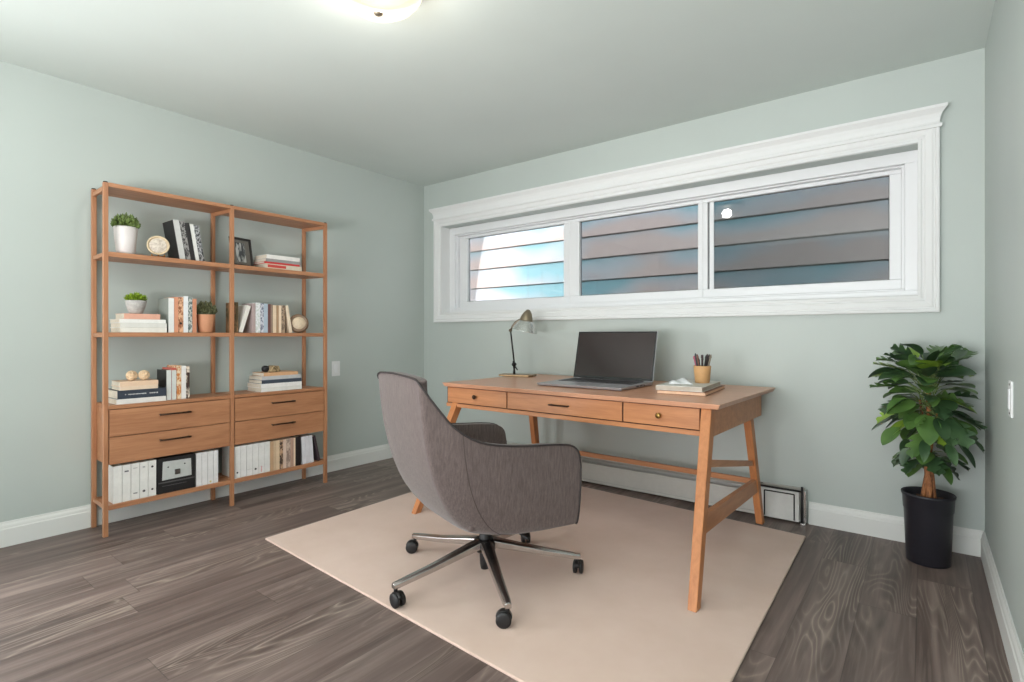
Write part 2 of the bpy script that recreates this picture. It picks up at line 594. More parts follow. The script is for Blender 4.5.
# ------------------------------------------------------------ rug
def rug_mat():
    n = NT('beige_pink_rug_pile')
    v = n.obj()
    f = n.noise(v, 3.0, 4, 0.6)
    c = n.ramp(f, [(0.3, lin((204, 177, 162))), (0.7, lin((213, 188, 175)))])
    n.set(c, 0.95)
    n.b.inputs['Sheen Weight'].default_value = 0.2
    n.bump(n.noise(v, 420, 2), 0.3, 0.003)
    return n.m
bm = bmesh.new()
prism(bm, [(-2.703, 1.401), (-0.455, 1.270), (-0.487, 3.150), (-2.735, 3.280)], 0.0005, 0.011)
o = obj('rug', bm, rug_mat(), bevel=0.004)
tag(o, 'large plain beige rug under the desk and chair', 'rug')

# ------------------------------------------------------------ baseboard heater
t = thing('baseboard_heater', 'long low white baseboard heater along the wall under the window', 'heater', (-3.1, YB, 0))
HL = 2.35
M_HEAT = plain((182, 180, 174), 0.45, 0.0, 0.03)
bm = bmesh.new()
bx(bm, (0, -0.008, 0.01), (HL + 0.22, 0, 0.195))
bx(bm, (0, -0.060, 0.185), (HL, -0.008, 0.195))
bx(bm, (0, -0.062, 0.035), (HL, -0.054, 0.150))
bx(bm, (0, -0.050, 0.010), (HL, -0.046, 0.030))
obj('heater_body', bm, M_HEAT, t, bevel=0.003)
bm = bmesh.new(); hexa(bm, [(0, -0.060, 0.172), (HL, -0.060, 0.172), (HL, -0.054, 0.170), (0, -0.054, 0.170)], [(0, -0.040, 0.186), (HL, -0.040, 0.186), (HL, -0.034, 0.184), (0, -0.034, 0.184)])
obj('damper_flap', bm, M_HEAT, t)
bm = bmesh.new(); bx(bm, (HL, -0.058, 0.012), (HL + 0.20, -0.050, 0.180)); obj('end_panel', bm, plain((205, 205, 202), 0.45, 0, 0.03), t, bevel=0.003)
bm = bmesh.new()
tube(bm, [(HL - 0.01, -0.064, 0.188), (HL + 0.215, -0.064, 0.188)], 0.006, 8)
tube(bm, [(HL + 0.215, -0.064, 0.008), (HL + 0.215, -0.064, 0.215)], 0.006, 8)
for a, b in (((HL + 0.02, -0.062, 0.02), (HL + 0.02, -0.062, 0.165)), ((HL + 0.02, -0.062, 0.165), (HL + 0.175, -0.062, 0.165)), ((HL + 0.175, -0.062, 0.165), (HL + 0.175, -0.062, 0.02))):
    tube(bm, [a, b], 0.0035, 6)
obj('end_bracket', bm, M_BLACK, t, smooth=True)
bm = bmesh.new()
bx(bm, (HL + 0.208, -0.07, 0.0), (HL + 0.232, -0.0, 0.012))
bx(bm, (HL + 0.222, -0.062, 0.012), (HL + 0.234, -0.002, 0.19))
obj('end_cap', bm, M_CHROME, t, bevel=0.002)

# ------------------------------------------------------------ wall plates
t = thing('light_switch', 'white rocker switch plate on the wall right of the bookshelf', 'light switch', (XL, 2.465, 0.80))
boxo('cover_plate', (0.0, -0.036, -0.058), (0.006, 0.036, 0.058), M_WHITE, t, 0.002)
boxo('rocker', (0.006, -0.016, -0.033), (0.010, 0.016, 0.033), M_VINYL, t, 0.0015)
t = thing('light_switch', 'white switch plate on the right-hand wall beside the potted plant', 'light switch', (XR, 2.42, 0.851))
boxo('cover_plate', (-0.006, -0.036, -0.060), (0.0, 0.036, 0.060), M_WHITE, t, 0.002)
boxo('rocker', (-0.010, -0.016, -0.033), (-0.006, 0.016, 0.033), M_VINYL, t, 0.0015)
for s in (-1, 1):
    bm = bmesh.new()
    tube(bm, [(-0.0055, 0, s * 0.048), (-0.0075, 0, s * 0.048)], 0.004, 10)
    obj('screw', bm, M_DARKMET, t)

# ------------------------------------------------------------ bookshelf
BX0, BX1 = -3.642, -3.400       # back and front
PW = 0.022
BY = [0.908, 1.556, 2.211]       # post centres, front
BB = [0.914, 1.538, 2.176]       # post centres, back
BH = 1.868
bs = thing('bookshelf', 'tall open wooden bookshelf of two bays with four drawers', 'bookshelf', (BX0, BY[0], 0))
def L(p):
    return (p[0] - BX0, p[1] - BY[0], p[2])
def bbox(name, lo, hi, mat, parent=None, bevel=0.002):
    return boxo(name, L(lo), L(hi), mat, parent or bs, bevel)
def board(name, x0, x1, yf, yb, z0, z1, mat, bevel=0.002, bm=None):
    """a board whose front edge (at x1) spans yf and back edge (at x0) spans yb"""
    own = bm is None
    bm = bm or bmesh.new()
    q = [(x0, yb[0]), (x1, yf[0]), (x1, yf[1]), (x0, yb[1])]
    hexa(bm, [L((x, y, z0)) for x, y in q], [L((x, y, z1)) for x, y in q])
    if own:
        return obj(name, bm, mat, bs, bevel=bevel)
for yf_, yb_ in zip(BY, BB):
    for x0, y in ((BX0, yb_), (BX1 - PW, yf_)):
        bbox('post', (x0, y - PW / 2, 0), (x0 + PW, y + PW / 2, BH), M_WZ)
        bm = bmesh.new()
        lathe(bm, [(0, 0.006), (0.010, 0.006), (0.0105, 0.004), (0.0105, 0), (0, 0)], 20, Matrix.Translation(L((x0 + PW / 2, y, BH))))
        obj('post_cap', bm, M_DARKMET, bs, smooth=False)
    for z in (0.145, 1.052, 1.478, 1.828):
        board('side_rail', BX0 + PW, BX1 - PW, (yf_ - 0.007, yf_ + 0.007), (yb_ - 0.007, yb_ + 0.007), z, z + 0.022, M_WX)
ST = {1: 1.505, 2: 1.078, 3: 0.690, 4: 0.163}
for b in range(2):
    y0, y1 = BY[b] + PW / 2 + 0.0005, BY[b + 1] - PW / 2 - 0.0005
    yf_, yb_ = (y0, y1), (BB[b] + PW / 2 + 0.0005, BB[b + 1] - PW / 2 - 0.0005)
    board('top_panel', BX0 + 0.002, BX1 - 0.001, yf_, yb_, BH - 0.020, BH + 0.002, M_WY)
    for z, th in ((ST[1], 0.026), (ST[2], 0.024), (ST[4], 0.026)):
        board('shelf', BX0 + 0.004, BX1 - 0.002, yf_, yb_, z - th, z, M_WY)
    board('cabinet_top', BX0 + 0.002, BX1 - 0.001, yf_, yb_, ST[3] - 0.020, ST[3], M_WY)
    bm = bmesh.new()
    for k in range(2):
        sg = (1, -1)[k]
        ff = sorted((yf_[k], yf_[k] + sg * 0.012)); bb = sorted((yb_[k], yb_[k] + sg * 0.012))
        board('', BX0 + 0.006, BX1 - 0.018, ff, bb, 0.374, 0.669, None, bm=bm)
    board('', BX0 + 0.006, BX1 - 0.022, (yf_[0] + 0.012, yf_[1] - 0.012), (yb_[0] + 0.012, yb_[1] - 0.012), 0.374, 0.384, None, bm=bm)
    board('', BX0 + 0.006, BX0 + 0.014, (yb_[0] + 0.012, yb_[1] - 0.012), (yb_[0] + 0.012, yb_[1] - 0.012), 0.384, 0.669, None, bm=bm)
    obj('cabinet_carcass', bm, M_WY, bs)
    for k, (z0, z1) in enumerate(((0.523, 0.666), (0.376, 0.519))):
        bm = bmesh.new()
        bx(bm, L((BX1 - 0.020, y0 + 0.004, z0)), L((BX1 - 0.003, y1 - 0.004, z1)))
        d = obj('drawer', bm, M_WY, bs, bevel=0.0015)
        bm = bmesh.new()
        yc = (y0 + y1) / 2
        zc = (0.616, 0.472)[k]
        a = Vector(L((BX1 - 0.003, yc - 0.072, zc)))
        c = Vector(L((BX1 - 0.003, yc + 0.072, zc)))
        for p in (a, c):
            tube(bm, [p, p + Vector((0.022, 0, 0))], 0.0048, 8)
        tube(bm, [a + Vector((0.022, -0.008, 0)), c + Vector((0.022, 0.008, 0))], 0.0052, 10)
        obj('handle', bm, M_BRONZE, d, smooth=True)

# ------------------------------------------------------------ books
PAGE = plain((214, 204, 188), 0.8, 0, 0.08, 120)
def pattern(rgb1, rgb2, scale=90):
    key = ('p', rgb1, rgb2, scale)
    if key in _cache:
        return _cache[key]
    n = NT('printed_cover')
    f = n.noise(n.obj((1, 1, 0.6)), scale, 2, 0.7)
    n.set(n.ramp(f, [(0.44, lin(rgb1)), (0.54, lin(rgb2))]), 0.5)
    _cache[key] = n.m
    return n.m

def book(label, x, y, z, t, h, d, cover, flat=False, lean=0.0, group=None, name='book', cat='book', marks=(), pages=PAGE, rz=0.0, spinedepth=0.0015):
    """upright: y = side nearest the left, t along Y, spine to the room; flat: t up, h along Y"""
    bm = bmesh.new()
    c = 0.0016
    # local: spine at x=0, thickness 0..t along y, height 0..h along z, depth -d
    bx(bm, (-d, 0, 0), (0, c, h))
    bx(bm, (-d, t - c, 0), (0, t, h))
    bx(bm, (-c * 1.2, c, 0), (0.0, t - c, h))
    cov = cover if not isinstance(cover, tuple) else plain(cover, 0.45, 0, 0.06)
    o = obj(name, bm, cov)
    bm = bmesh.new()
    bx(bm, (-d + 0.004, c, 0.003), (-c * 1.2, t - c, h - 0.003))
    obj('page_block', bm, pages, o)
    for (kind, z0, z1, wfr, rgb) in marks:
        bm = bmesh.new()
        hw = t * wfr / 2
        if kind == 'bar':
            bx(bm, (0, t / 2 - hw, h * z0), (0.0006, t / 2 + hw, h * z1))
        elif kind == 'dots':
            k = z0
            while k < z1:
                s = random.uniform(0.5, 1.0)
                bx(bm, (0, t / 2 - hw * s, h * k), (0.0006, t / 2 + hw * s, h * (k + 0.012)))
                k += random.uniform(0.018, 0.03)
        elif kind == 'disc':
            lathe(bm, [(0, 0.0008), (hw, 0.0008), (hw, 0), (0, 0)], 14, Matrix.Translation((0, t / 2, h * (z0 + z1) / 2)) @ Matrix.Rotation(PI / 2, 4, 'Y'))
        obj('spine_mark', bm, plain(rgb, 0.5, 0, 0.05), o)
    if flat:
        # lie down: thickness up, height along +Y
        R = Matrix(((1, 0, 0), (0, 0, 1), (0, -1, 0))).to_4x4()   # y -> -z, z -> y
        o.matrix_world = Matrix.Translation((x, y, z + t)) @ Matrix.Rotation(rz, 4, 'Z') @ R
    else:
        o.matrix_world = Matrix.Translation((x, y, z + (t * math.sin(-lean) if lean < 0 else 0))) @ Matrix.Rotation(lean, 4, 'X')
    tag(o, label, cat, group)
    return o

FX = BX1 - 0.014
S1, S2, S3, S4 = ST[1], ST[2], ST[3], ST[4]
E = 0.0006
# --- left bay, top shelf: five leaning books (tops lean to the left)
g = 'leaning books on the top left shelf'
ln = 0.16
yy = 1.278
xs = -3.455
spec = [((30, 29, 31), 0.034, 0.232, 'black book with pale grey spine, first of the leaning row on the top shelf', ('bar', 0.0, 1.0, 0.92, (196, 196, 194))),
        (pattern((60, 58, 60), (150, 148, 146), 70), 0.026, 0.230, 'book with mottled grey spine leaning on the top shelf', None),
        ((38, 36, 38), 0.024, 0.225, 'plain black book between mottled and white ones, top shelf', None),
        ((222, 221, 218), 0.020, 0.222, 'thin white book leaning among the dark books, top shelf', None),
        (pattern((30, 30, 33), (170, 170, 172), 110), 0.028, 0.218, 'black and white speckled book, last of the leaning row on the top shelf', None)]
for cov, th, hh, lab, mk in spec:
    book(lab, xs, yy, S1 + E, th, hh, 0.15, cov, lean=ln, group=g, marks=[mk] if mk else ())
    yy += th / math.cos(ln) + 0.0015
# --- left bay, second shelf: flat stack
g = 'books stacked flat on the second left shelf'
zz = S2 + E
for cov, th, hh, dd, lab, y0 in (((226, 222, 214), 0.026, 0.222, 0.17, 'white book at the bottom of the stack under the small stone pot', 0.975),
                             ((216, 214, 208), 0.025, 0.222, 0.17, 'pale grey book second from bottom under the small stone pot', 0.975),
                             ((232, 230, 226), 0.020, 0.220, 0.17, 'thin white book just under the coral book below the stone pot', 0.972),
                             ((222, 168, 146), 0.030, 0.172, 0.15, 'coral pink book on top of the stack, carrying the small stone pot', 0.992)):
    book(lab, FX, y0, zz, th, hh, dd, cov, flat=True, group=g)
    zz += th + E
ZSTACK2 = zz
# upright books
g = 'upright books on the second left shelf'
yy = 1.208
for cov, th, hh, lab, mk in (((150, 156, 150), 0.030, 0.198, 'sage grey book with white spine upright beside the coral-topped stack', [('bar', 0.0, 1.0, 0.94, (226, 226, 224))]),
                         ((214, 150, 118), 0.020, 0.205, 'peach book between the white-spined book and the brown patterned one', []),
                         (pattern((150, 90, 60), (222, 176, 140), 60), 0.026, 0.206, 'brown and peach patterned book on the second left shelf', [('disc', 0.22, 0.30, 0.5, (40, 26, 20))]),
                         ((228, 228, 230), 0.024, 0.213, 'tall white book between the brown patterned and speckled teal books', []),
                         (pattern((60, 84, 84), (196, 196, 192), 100), 0.022, 0.208, 'speckled teal grey book second from the end of the row', []),
                         ((206, 142, 112), 0.022, 0.200, 'peach spined book standing next to the terracotta pot', [])):
    book(lab, FX - 0.01, yy, S2 + E, th, hh, 0.15, cov, group=g, marks=mk)
    yy += th + 0.0012
# --- left bay, cabinet top
g = 'books stacked flat on the left cabinet top'
zz = S3 + E
for cov, th, hh, dd, lab, y0, mk in (((220, 216, 212), 0.027, 0.235, 0.195, 'large white book at the bottom of the stack under the wicker balls', 0.958, []),
                                 ((52, 60, 72), 0.046, 0.232, 0.190, 'thick navy book with white spine lettering under the cream books', 0.962, [('t', 0, 0, 0, (0, 0, 0))]),
                                 ((226, 202, 178), 0.020, 0.178, 0.15, 'thin cream book lying on the thick navy book', 0.975, []),
                                 ((228, 196, 168), 0.026, 0.180, 0.15, 'peach cream book on top of its stack, under the wicker balls', 0.974, [])):
    o = book(lab, FX, y0, zz, th, hh, dd, cov, flat=True, group=g, marks=[])
    if mk:
        # illegible small pale lettering along the spine
        bm = bmesh.new()
        k = 0.035
        random.seed(3)
        while k < hh - 0.035:
            wl = random.choice((0.004, 0.006, 0.003))
            if random.random() < 0.86:
                hz = random.choice((0.004, 0.006, 0.005))
                bx(bm, (0, th * 0.5 - hz / 2, k), (0.0006, th * 0.5 + hz / 2, k + wl))
            k += wl + 0.0022
        obj('spine_lettering', bm, plain((214, 214, 210), 0.5), o)
    zz += th + E
ZSTACK3 = zz
g = 'upright books on the left cabinet top'
yy = 1.199
for cov, th, hh, lab, mk in (((36, 36, 36), 0.026, 0.172, 'black book with pale spine standing against the navy book stack', [('bar', 0.0, 1.0, 0.94, (210, 212, 208))]),
                         ((196, 98, 84), 0.024, 0.183, 'red topped book with pale grey spine on the cabinet top', [('bar', 0.0, 0.93, 0.94, (206, 208, 204))]),
                         (pattern((196, 120, 60), (226, 206, 176), 60), 0.024, 0.196, 'orange and cream patterned book on the left cabinet top', []),
                         ((230, 226, 224), 0.024, 0.192, 'plain white book second from the right on the left cabinet top', []),
                         (pattern((60, 40, 36), (230, 214, 196), 30), 0.018, 0.188, 'thin cream, black and red book at the right end of the cabinet-top row', [])):
    book(lab, FX - 0.012, yy, S3 + E, th, hh, 0.14, cov, group=g, marks=mk)
    yy += th + 0.0015
# --- left bay, bottom shelf
g = 'white binders on the bottom left shelf'
BW = (226, 224, 220)
binders = [('blank white binder at the far left end of the bottom shelf', []),
           ('white binder with a dark emblem near its top, second on the bottom shelf', [('bar', 0.80, 0.84, 0.5, (90, 86, 88))]),
           ('white binder with a curved mark near its foot on the bottom left shelf', [('bar', 0.16, 0.19, 0.5, (120, 118, 120)), ('bar', 0.86, 0.875, 0.5, (150, 148, 150))]),
           ('white binder with a small dark figure near its foot, left shelf', [('disc', 0.16, 0.22, 0.35, (80, 78, 80)), ('bar', 0.84, 0.88, 0.3, (170, 168, 168))]),
           ('white binder with dark spots at top and foot beside the black box', [('disc', 0.80, 0.86, 0.32, (60, 58, 60)), ('disc', 0.17, 0.22, 0.3, (60, 58, 60))])]
yy = 0.944
for k, (lab, mk) in enumerate(binders):
    book(lab, FX, yy, S4 + E, 0.038, 0.198, 0.17, BW, name='binder', cat='binder', marks=mk, group=g)
    yy += 0.0405
yb = yy + 0.004
# black storage box
t = thing('storage_box', 'black upright storage box with pale label plate and clasp', 'box', (FX + 0.002, yb, S4 + E))
boxo('box_body', (-0.19, 0, 0), (0, 0.196, 0.200), M_BLACK, t, 0.003)
n_plate = plain((190, 192, 190), 0.4, 0, 0.05)
bm = bmesh.new(); prism(bm, [(0.022, 0.075), (0.175, 0.078), (0.172, 0.176), (0.026, 0.180)], 0, 0.002)
for v in bm.verts:
    v.co = Vector((0.0 + v.co.z, v.co.x, v.co.y))
lp = obj('label_plate', bm, n_plate, t)
bm = bmesh.new(); bx(bm, (0.002, 0.085, 0.098), (0.010, 0.112, 0.128)); obj('clasp', bm, plain((110, 108, 106), 0.3, 0.8), lp, bevel=0.003)
for yy_, zz_ in ((0.052, 0.146), (0.138, 0.152)):
    bm = bmesh.new()
    lathe(bm, [(0, 0.003), (0.004, 0.002), (0.004, 0), (0, 0)], 12, Matrix.Translation((0.002, yy_, zz_)) @ Matrix.Rotation(PI / 2, 4, 'Y'))
    obj('rivet', bm, M_DARKMET, lp)
bm = bmesh.new(); bx(bm, (0, 0.004, 0.058), (0.004, 0.192, 0.064)); bx(bm, (0, 0.022, 0.040), (0.0015, 0.15, 0.0425)); obj('front_flap_edge', bm, plain((84, 82, 84), 0.4), t)
g = 'white ring folders right of the black box'
yy = yb + 0.202
for lab, mk in (('white folder standing directly right of the black box', []),
                ('white folder, second to the right of the black box', []),
                ('white folder, third to the right of the black box', [('disc', 0.05, 0.09, 0.4, (205, 190, 130))]),
                ('thin white folder at the right end of the left bottom shelf', [])):
    w_ = 0.026 if 'thin' in lab else 0.030
    book(lab, FX, yy, S4 + E, w_, 0.197, 0.17, (224, 222, 222), name='folder', cat='folder', marks=mk, group=g)
    yy += w_ + 0.0025
# --- right bay, top shelf: flat books
g = 'books stacked flat on the top right shelf'
zz = S1 + E
for cov, th, hh, dd, lab, y0, mk in (((206, 196, 178), 0.030, 0.255, 0.16, 'cream and grey book at the bottom of the top right stack', 1.775, [('bar', 0.05, 0.55, 0.6, (196, 70, 62))]),
                                 ((196, 52, 54), 0.012, 0.25, 0.17, 'thin red book in the middle of the top right stack', 1.765, []),
                                 ((150, 148, 146), 0.020, 0.25, 0.165, 'grey book under the white one in the top right stack', 1.775, []),
                                 ((230, 226, 222), 0.026, 0.235, 0.16, 'white book on top of the top right stack', 1.780, [])):
    book(lab, FX, y0, zz, th, hh, dd, cov, flat=True, group=g, marks=mk)
    zz += th + E
# --- right bay, second shelf
g = 'books on the second right shelf'
yy = 1.580
def up(lab, cov, th, hh, gap=0.0012, lean=0.0, y=None, dx=0.0, dd=0.14, mk=()):
    global yy
    if y is not None:
        yy = y
    book(lab, FX - 0.01 - dx, yy, S2 + E, th, hh, dd, cov, lean=lean, group=g, marks=mk)
    yy += th / max(0.5, math.cos(lean)) + gap
up('olive brown illustrated book at the left end, behind the leaning white book', pattern((92, 78, 52), (150, 116, 84), 24), 0.022, 0.192, dx=0.0, dd=0.12)
up('white book leaning to the left-hand end of the second right shelf', (228, 224, 216), 0.024, 0.178, lean=-0.30, y=1.606)
up('greyish pink book just right of the leaning white book', (176, 158, 156), 0.022, 0.190, y=1.690)
up('white book with speckled spine beside the greyish pink one', pattern((200, 206, 200), (232, 232, 236), 120), 0.030, 0.196)
up('slate blue book with white flecks on the second right shelf', pattern((108, 112, 132), (208, 208, 218), 90), 0.022, 0.194)
up('pale blue book with grey edge on the second right shelf', (176, 190, 204), 0.026, 0.192)
up('dark maroon book between the blue and cream books', (112, 74, 70), 0.018, 0.190)
up('grey brown thin book left of the two cream spines', (150, 128, 112), 0.014, 0.188)
up('cream book left of the tan book on the second right shelf', (228, 206, 178), 0.022, 0.184)
up('tan brown book between two cream ones on the second right shelf', (176, 142, 110), 0.016, 0.184)
up('cream book right of the tan book on the second right shelf', (232, 210, 184), 0.018, 0.184)
up('brown grey mottled book next to the leaning cream book', pattern((110, 92, 78), (176, 152, 128), 80), 0.024, 0.186)
yy += 0.033
up('cream book leaning left beside the round wooden clock', (232, 212, 188), 0.020, 0.186, lean=0.17)
# --- right bay, cabinet top
g = 'books stacked flat on the right cabinet top'
zz = S3 + E
for cov, th, hh, dd, lab, y0 in (((222, 220, 216), 0.026, 0.285, 0.19, 'white book at the bottom of the right cabinet-top stack', 1.745),
                             ((232, 230, 228), 0.026, 0.288, 0.19, 'white book just under the navy book, right cabinet top', 1.742),
                             ((62, 72, 86), 0.024, 0.280, 0.18, 'slate blue book in the middle of the right cabinet-top stack', 1.748),
                             ((190, 190, 192), 0.024, 0.275, 0.18, 'grey book just under the tan book, right cabinet top', 1.750),
                             ((214, 168, 128), 0.022, 0.240, 0.16, 'tan book on top of its stack under the small ornament', 1.762)):
    book(lab, FX, y0, zz, th, hh, dd, cov, flat=True, group=g)
    zz += th + E
ZSTACK4 = zz
# --- right bay, bottom shelf
g = 'white binders on the bottom right shelf'
labs = ['white binder with a dark dot near its foot, against the middle post', 'plain white binder, second from the middle post',
        'white binder with a faint grey line near its foot, bottom right shelf', 'white binder with a black dot near its foot beside the red marked one',
        'white binder with red marks near its foot on the bottom right shelf', 'white binder standing against the brown spines, bottom right shelf']
mks = [[('disc', 0.15, 0.19, 0.3, (50, 48, 50))], [], [('bar', 0.2, 0.205, 0.9, (150, 150, 150))], [('disc', 0.15, 0.2, 0.36, (30, 28, 30))],
       [('dots', 0.05, 0.24, 0.25, (206, 80, 96))], []]
yy = 1.5735
for lab, mk in zip(labs, mks):
    book(lab, FX, yy, S4 + E, 0.0365, 0.199, 0.17, (228, 226, 224), name='binder', cat='binder', marks=mk, group=g)
    yy += 0.0385
g = 'cream and brown books on the bottom right shelf'
for lab, cov, th in (('tan book touching the last white binder of the right shelf', (196, 160, 126), 0.022),
                     ('thin dark topped cream book, second of the brown group', (206, 178, 148), 0.018),
                     ('cream book third in the brown group on the bottom shelf', (222, 196, 164), 0.022),
                     ('brown and black mottled book in the brown group', pattern((70, 52, 44), (196, 160, 130), 50), 0.024),
                     ('pinkish cream book right of the mottled one, bottom shelf', (214, 188, 172), 0.022),
                     ('grey brown patterned book, bottom right shelf', pattern((150, 128, 118), (200, 176, 160), 40), 0.028),
                     ('rosy tan book left of the narrow cream one, bottom shelf', (186, 152, 134), 0.022),
                     ('narrow cream book touching the thick black one', (232, 208, 182), 0.012)):
    book(lab, FX, yy, S4 + E, th, 0.196, 0.16, cov, group=g)
    yy += th + 0.0012
g = 'books at the right end of the bottom right shelf'
book('thick black book on the bottom right shelf', FX - 0.002, yy, S4 + E, 0.040, 0.198, 0.16, (34, 26, 28), group=g); yy += 0.048
for k, lab in enumerate(('white book leaning on the thick black book, first of three', 'white book leaning, middle one of three beside the black book', 'white book leaning, last of three beside the dark slanted book')):
    book(lab, FX - 0.004, yy + 0.010, S4 + E, 0.026, 0.192, 0.16, (222, 220, 226), lean=0.07, group=g); yy += 0.0285
book('slanted dark purple book at the right end of the bottom shelf', FX - 0.01, yy + 0.046, S4 + E, 0.018, 0.186, 0.15, (66, 54, 60), lean=0.22, group=g)

# ------------------------------------------------------------ shelf decorations
def pot_plant(name, label, loc, prof_pot, pot_mat, leaf_rgb, fr, fh, n, zr, seed, leaf=0.018, name_parts=('pot', 'foliage')):
    t = thing(name, label, 'potted plant', loc)
    bm = bmesh.new(); lathe(bm, prof_pot, 32)
    obj('pot', bm, pot_mat, t, smooth=True)
    random.seed(seed)
    bm = bmesh.new()
    for k in range(n):
        a = random.uniform(0, 2 * PI)
        r = fr * math.sqrt(random.random())
        ht = fh * math.sqrt(max(0.05, 1 - (r / fr) ** 2 * 0.75)) * random.uniform(0.55, 1.0)
        base = Vector((r * 0.45 * math.cos(a), r * 0.45 * math.sin(a), zr))
        tip = Vector((r * math.cos(a), r * math.sin(a), zr + ht))
        d = (tip - base)
        # a stalk with small blades
        s = d.normalized().cross(Vector((random.uniform(-1, 1), random.uniform(-1, 1), 0.3))).normalized()
        m = base + d * 0.55
        for c, dirv in ((tip, d.normalized()), (m, (d.normalized() + s * 0.8).normalized()), (base + d * 0.8, (d.normalized() - s * 0.9).normalized())):
            sd = dirv.cross(Vector((random.uniform(-1, 1), random.uniform(-1, 1), random.uniform(-1, 1)))).normalized() * leaf * 0.3
            nn = dirv.cross(sd).normalized() * leaf * 0.12
            q = [c - dirv * leaf * 0.5, c + sd + nn, c + dirv * leaf * 0.6, c - sd + nn]
            vs = [bm.verts.new(p) for p in q]
            bm.faces.new(vs)
        vs = [bm.verts.new(p) for p in (base - s * 0.0012, base + s * 0.0012, tip + s * 0.0006, tip - s * 0.0006)]
        bm.faces.new(vs)
    n_ = NT('small_leaf')
    f = n_.noise(n_.obj(), 60, 2)
    c = lin(leaf_rgb)
    n_.set(n_.ramp(f, [(0.35, tuple(x * 0.55 for x in c[:3]) + (1,)), (0.65, tuple(min(1, x * 1.35) for x in c[:3]) + (1,))]), 0.55)
    obj('foliage', bm, n_.m, t)
    bm = bmesh.new(); lathe(bm, [(0, zr - 0.006), (prof_pot[-3][0] * 0.9, zr - 0.008)], 24)
    obj('soil', bm, plain((60, 46, 36), 0.95, 0, 0.3, 200), t)
    return t
pot_plant('potted_plant', 'green leafy plant in a tapered white pot on the top left shelf', (-3.478, 1.018, S1 + E),
          [(0, 0.0), (0.039, 0.0), (0.043, 0.004), (0.051, 0.08), (0.0555, 0.135), (0.0555, 0.150), (0.052, 0.152), (0.049, 0.146), (0.046, 0.12), (0, 0.115)],
          plain((214, 208, 206), 0.45, 0, 0.03), (104, 124, 62), 0.064, 0.102, 230, 0.125, 1, 0.022)
pot_plant('potted_plant', 'bright green plant in a small grey stone pot on the coral book', (-3.465, 1.062, ZSTACK2 + E),
          [(0, 0.0), (0.028, 0.0), (0.033, 0.004), (0.047, 0.045), (0.051, 0.068), (0.050, 0.073), (0.046, 0.072), (0.042, 0.060), (0, 0.055)],
          plain((176, 172, 168), 0.8, 0, 0.18, 60), (138, 166, 44), 0.050, 0.054, 190, 0.062, 2, 0.017)
pot_plant('potted_plant', 'olive brown plant in a terracotta pot on the second left shelf', (-3.468, 1.428, S2 + E),
          [(0, 0.0), (0.036, 0.0), (0.040, 0.004), (0.047, 0.08), (0.050, 0.106), (0.050, 0.110), (0.047, 0.110), (0.044, 0.10), (0, 0.098)],
          plain((198, 142, 108), 0.7, 0, 0.06), (96, 98, 66), 0.060, 0.100, 300, 0.094, 3, 0.016)

# round dish ornament on a gold foot, top left shelf
t = thing('round_ornament', 'round cream dish tilted on a gold foot, top left shelf', 'ornament', (-3.455, 1.168, S1 + 0.0018), rotz=-0.35)
Mx = Matrix.Translation((0, 0, 0.067)) @ Matrix.Rotation(math.radians(86), 4, 'Y') @ Matrix.Scale(1.06, 4)
bm = bmesh.new(); lathe(bm, [(0, 0.002), (0.040, 0.003), (0.044, 0.010), (0.050, 0.014), (0.052, 0.010), (0.050, 0.002), (0.040, -0.014), (0.02, -0.02), (0, -0.021)], 40, Mx)
obj('dish_rim', bm, plain((206, 186, 154), 0.4, 0.1), t, smooth=True)
n_ = NT('cream_dish_face'); f_ = n_.noise(n_.obj(), 55, 3); n_.set(n_.ramp(f_, [(0.4, lin((170, 156, 142))), (0.6, lin((214, 204, 192)))]), 0.5)
bm = bmesh.new(); lathe(bm, [(0, 0.0045), (0.038, 0.0048), (0.040, 0.0035)], 36, Mx); obj('dish_face', bm, n_.m, t, smooth=True)
bm = bmesh.new(); tube(bm, [(-0.005, -0.032, 0.004), (-0.005, 0.032, 0.004)], 0.005, 8); tube(bm, [(-0.005, -0.03, 0.004), (0.012, -0.03, 0.014)], 0.004, 8); tube(bm, [(-0.005, 0.03, 0.004), (0.012, 0.03, 0.014)], 0.004, 8)
tube(bm, [(-0.005, 0, 0.004), (-0.03, 0, 0.004), (-0.03, 0, 0.05)], 0.004, 8)
obj('gold_foot', bm, plain((196, 140, 76), 0.35, 0.7), t, smooth=True)

# black picture frame, top right shelf
t = thing('picture_frame', 'black framed picture leaning on the top right shelf', 'picture frame', (-3.50, 1.668, S1 + 0.0022), rotz=0.12)
t.rotation_euler = (0, math.radians(-9), 0.25)
bm = bmesh.new()
def ring_yz(bm, o, i, x0, x1):
    bx(bm, (x0, o[0], o[2]), (x1, o[1], i[2])); bx(bm, (x0, o[0], i[3]), (x1, o[1], o[3]))
    bx(bm, (x0, o[0], i[2]), (x1, i[0], i[3])); bx(bm, (x0, i[1], i[2]), (x1, o[1], i[3]))
ring_yz(bm, (-0.078, 0.078, 0, 0.192), (-0.064, 0.064, 0.014, 0.178), -0.008, 0.008)
obj('frame', bm, plain((44, 42, 42), 0.45), t, bevel=0.0015)
boxo('mat_board', (-0.006, -0.064, 0.014), (0.0, 0.064, 0.178), plain((112, 108, 102), 0.6), t, 0)
n_ = NT('picture_print'); f_ = n_.noise(n_.obj((1, 3, 1)), 16, 2); n_.set(n_.ramp(f_, [(0.42, lin((60, 64, 68))), (0.56, lin((188, 190, 188)))]), 0.4)
boxo('print', (0.0, -0.040, 0.032), (0.0012, 0.030, 0.158), n_.m, t, 0)
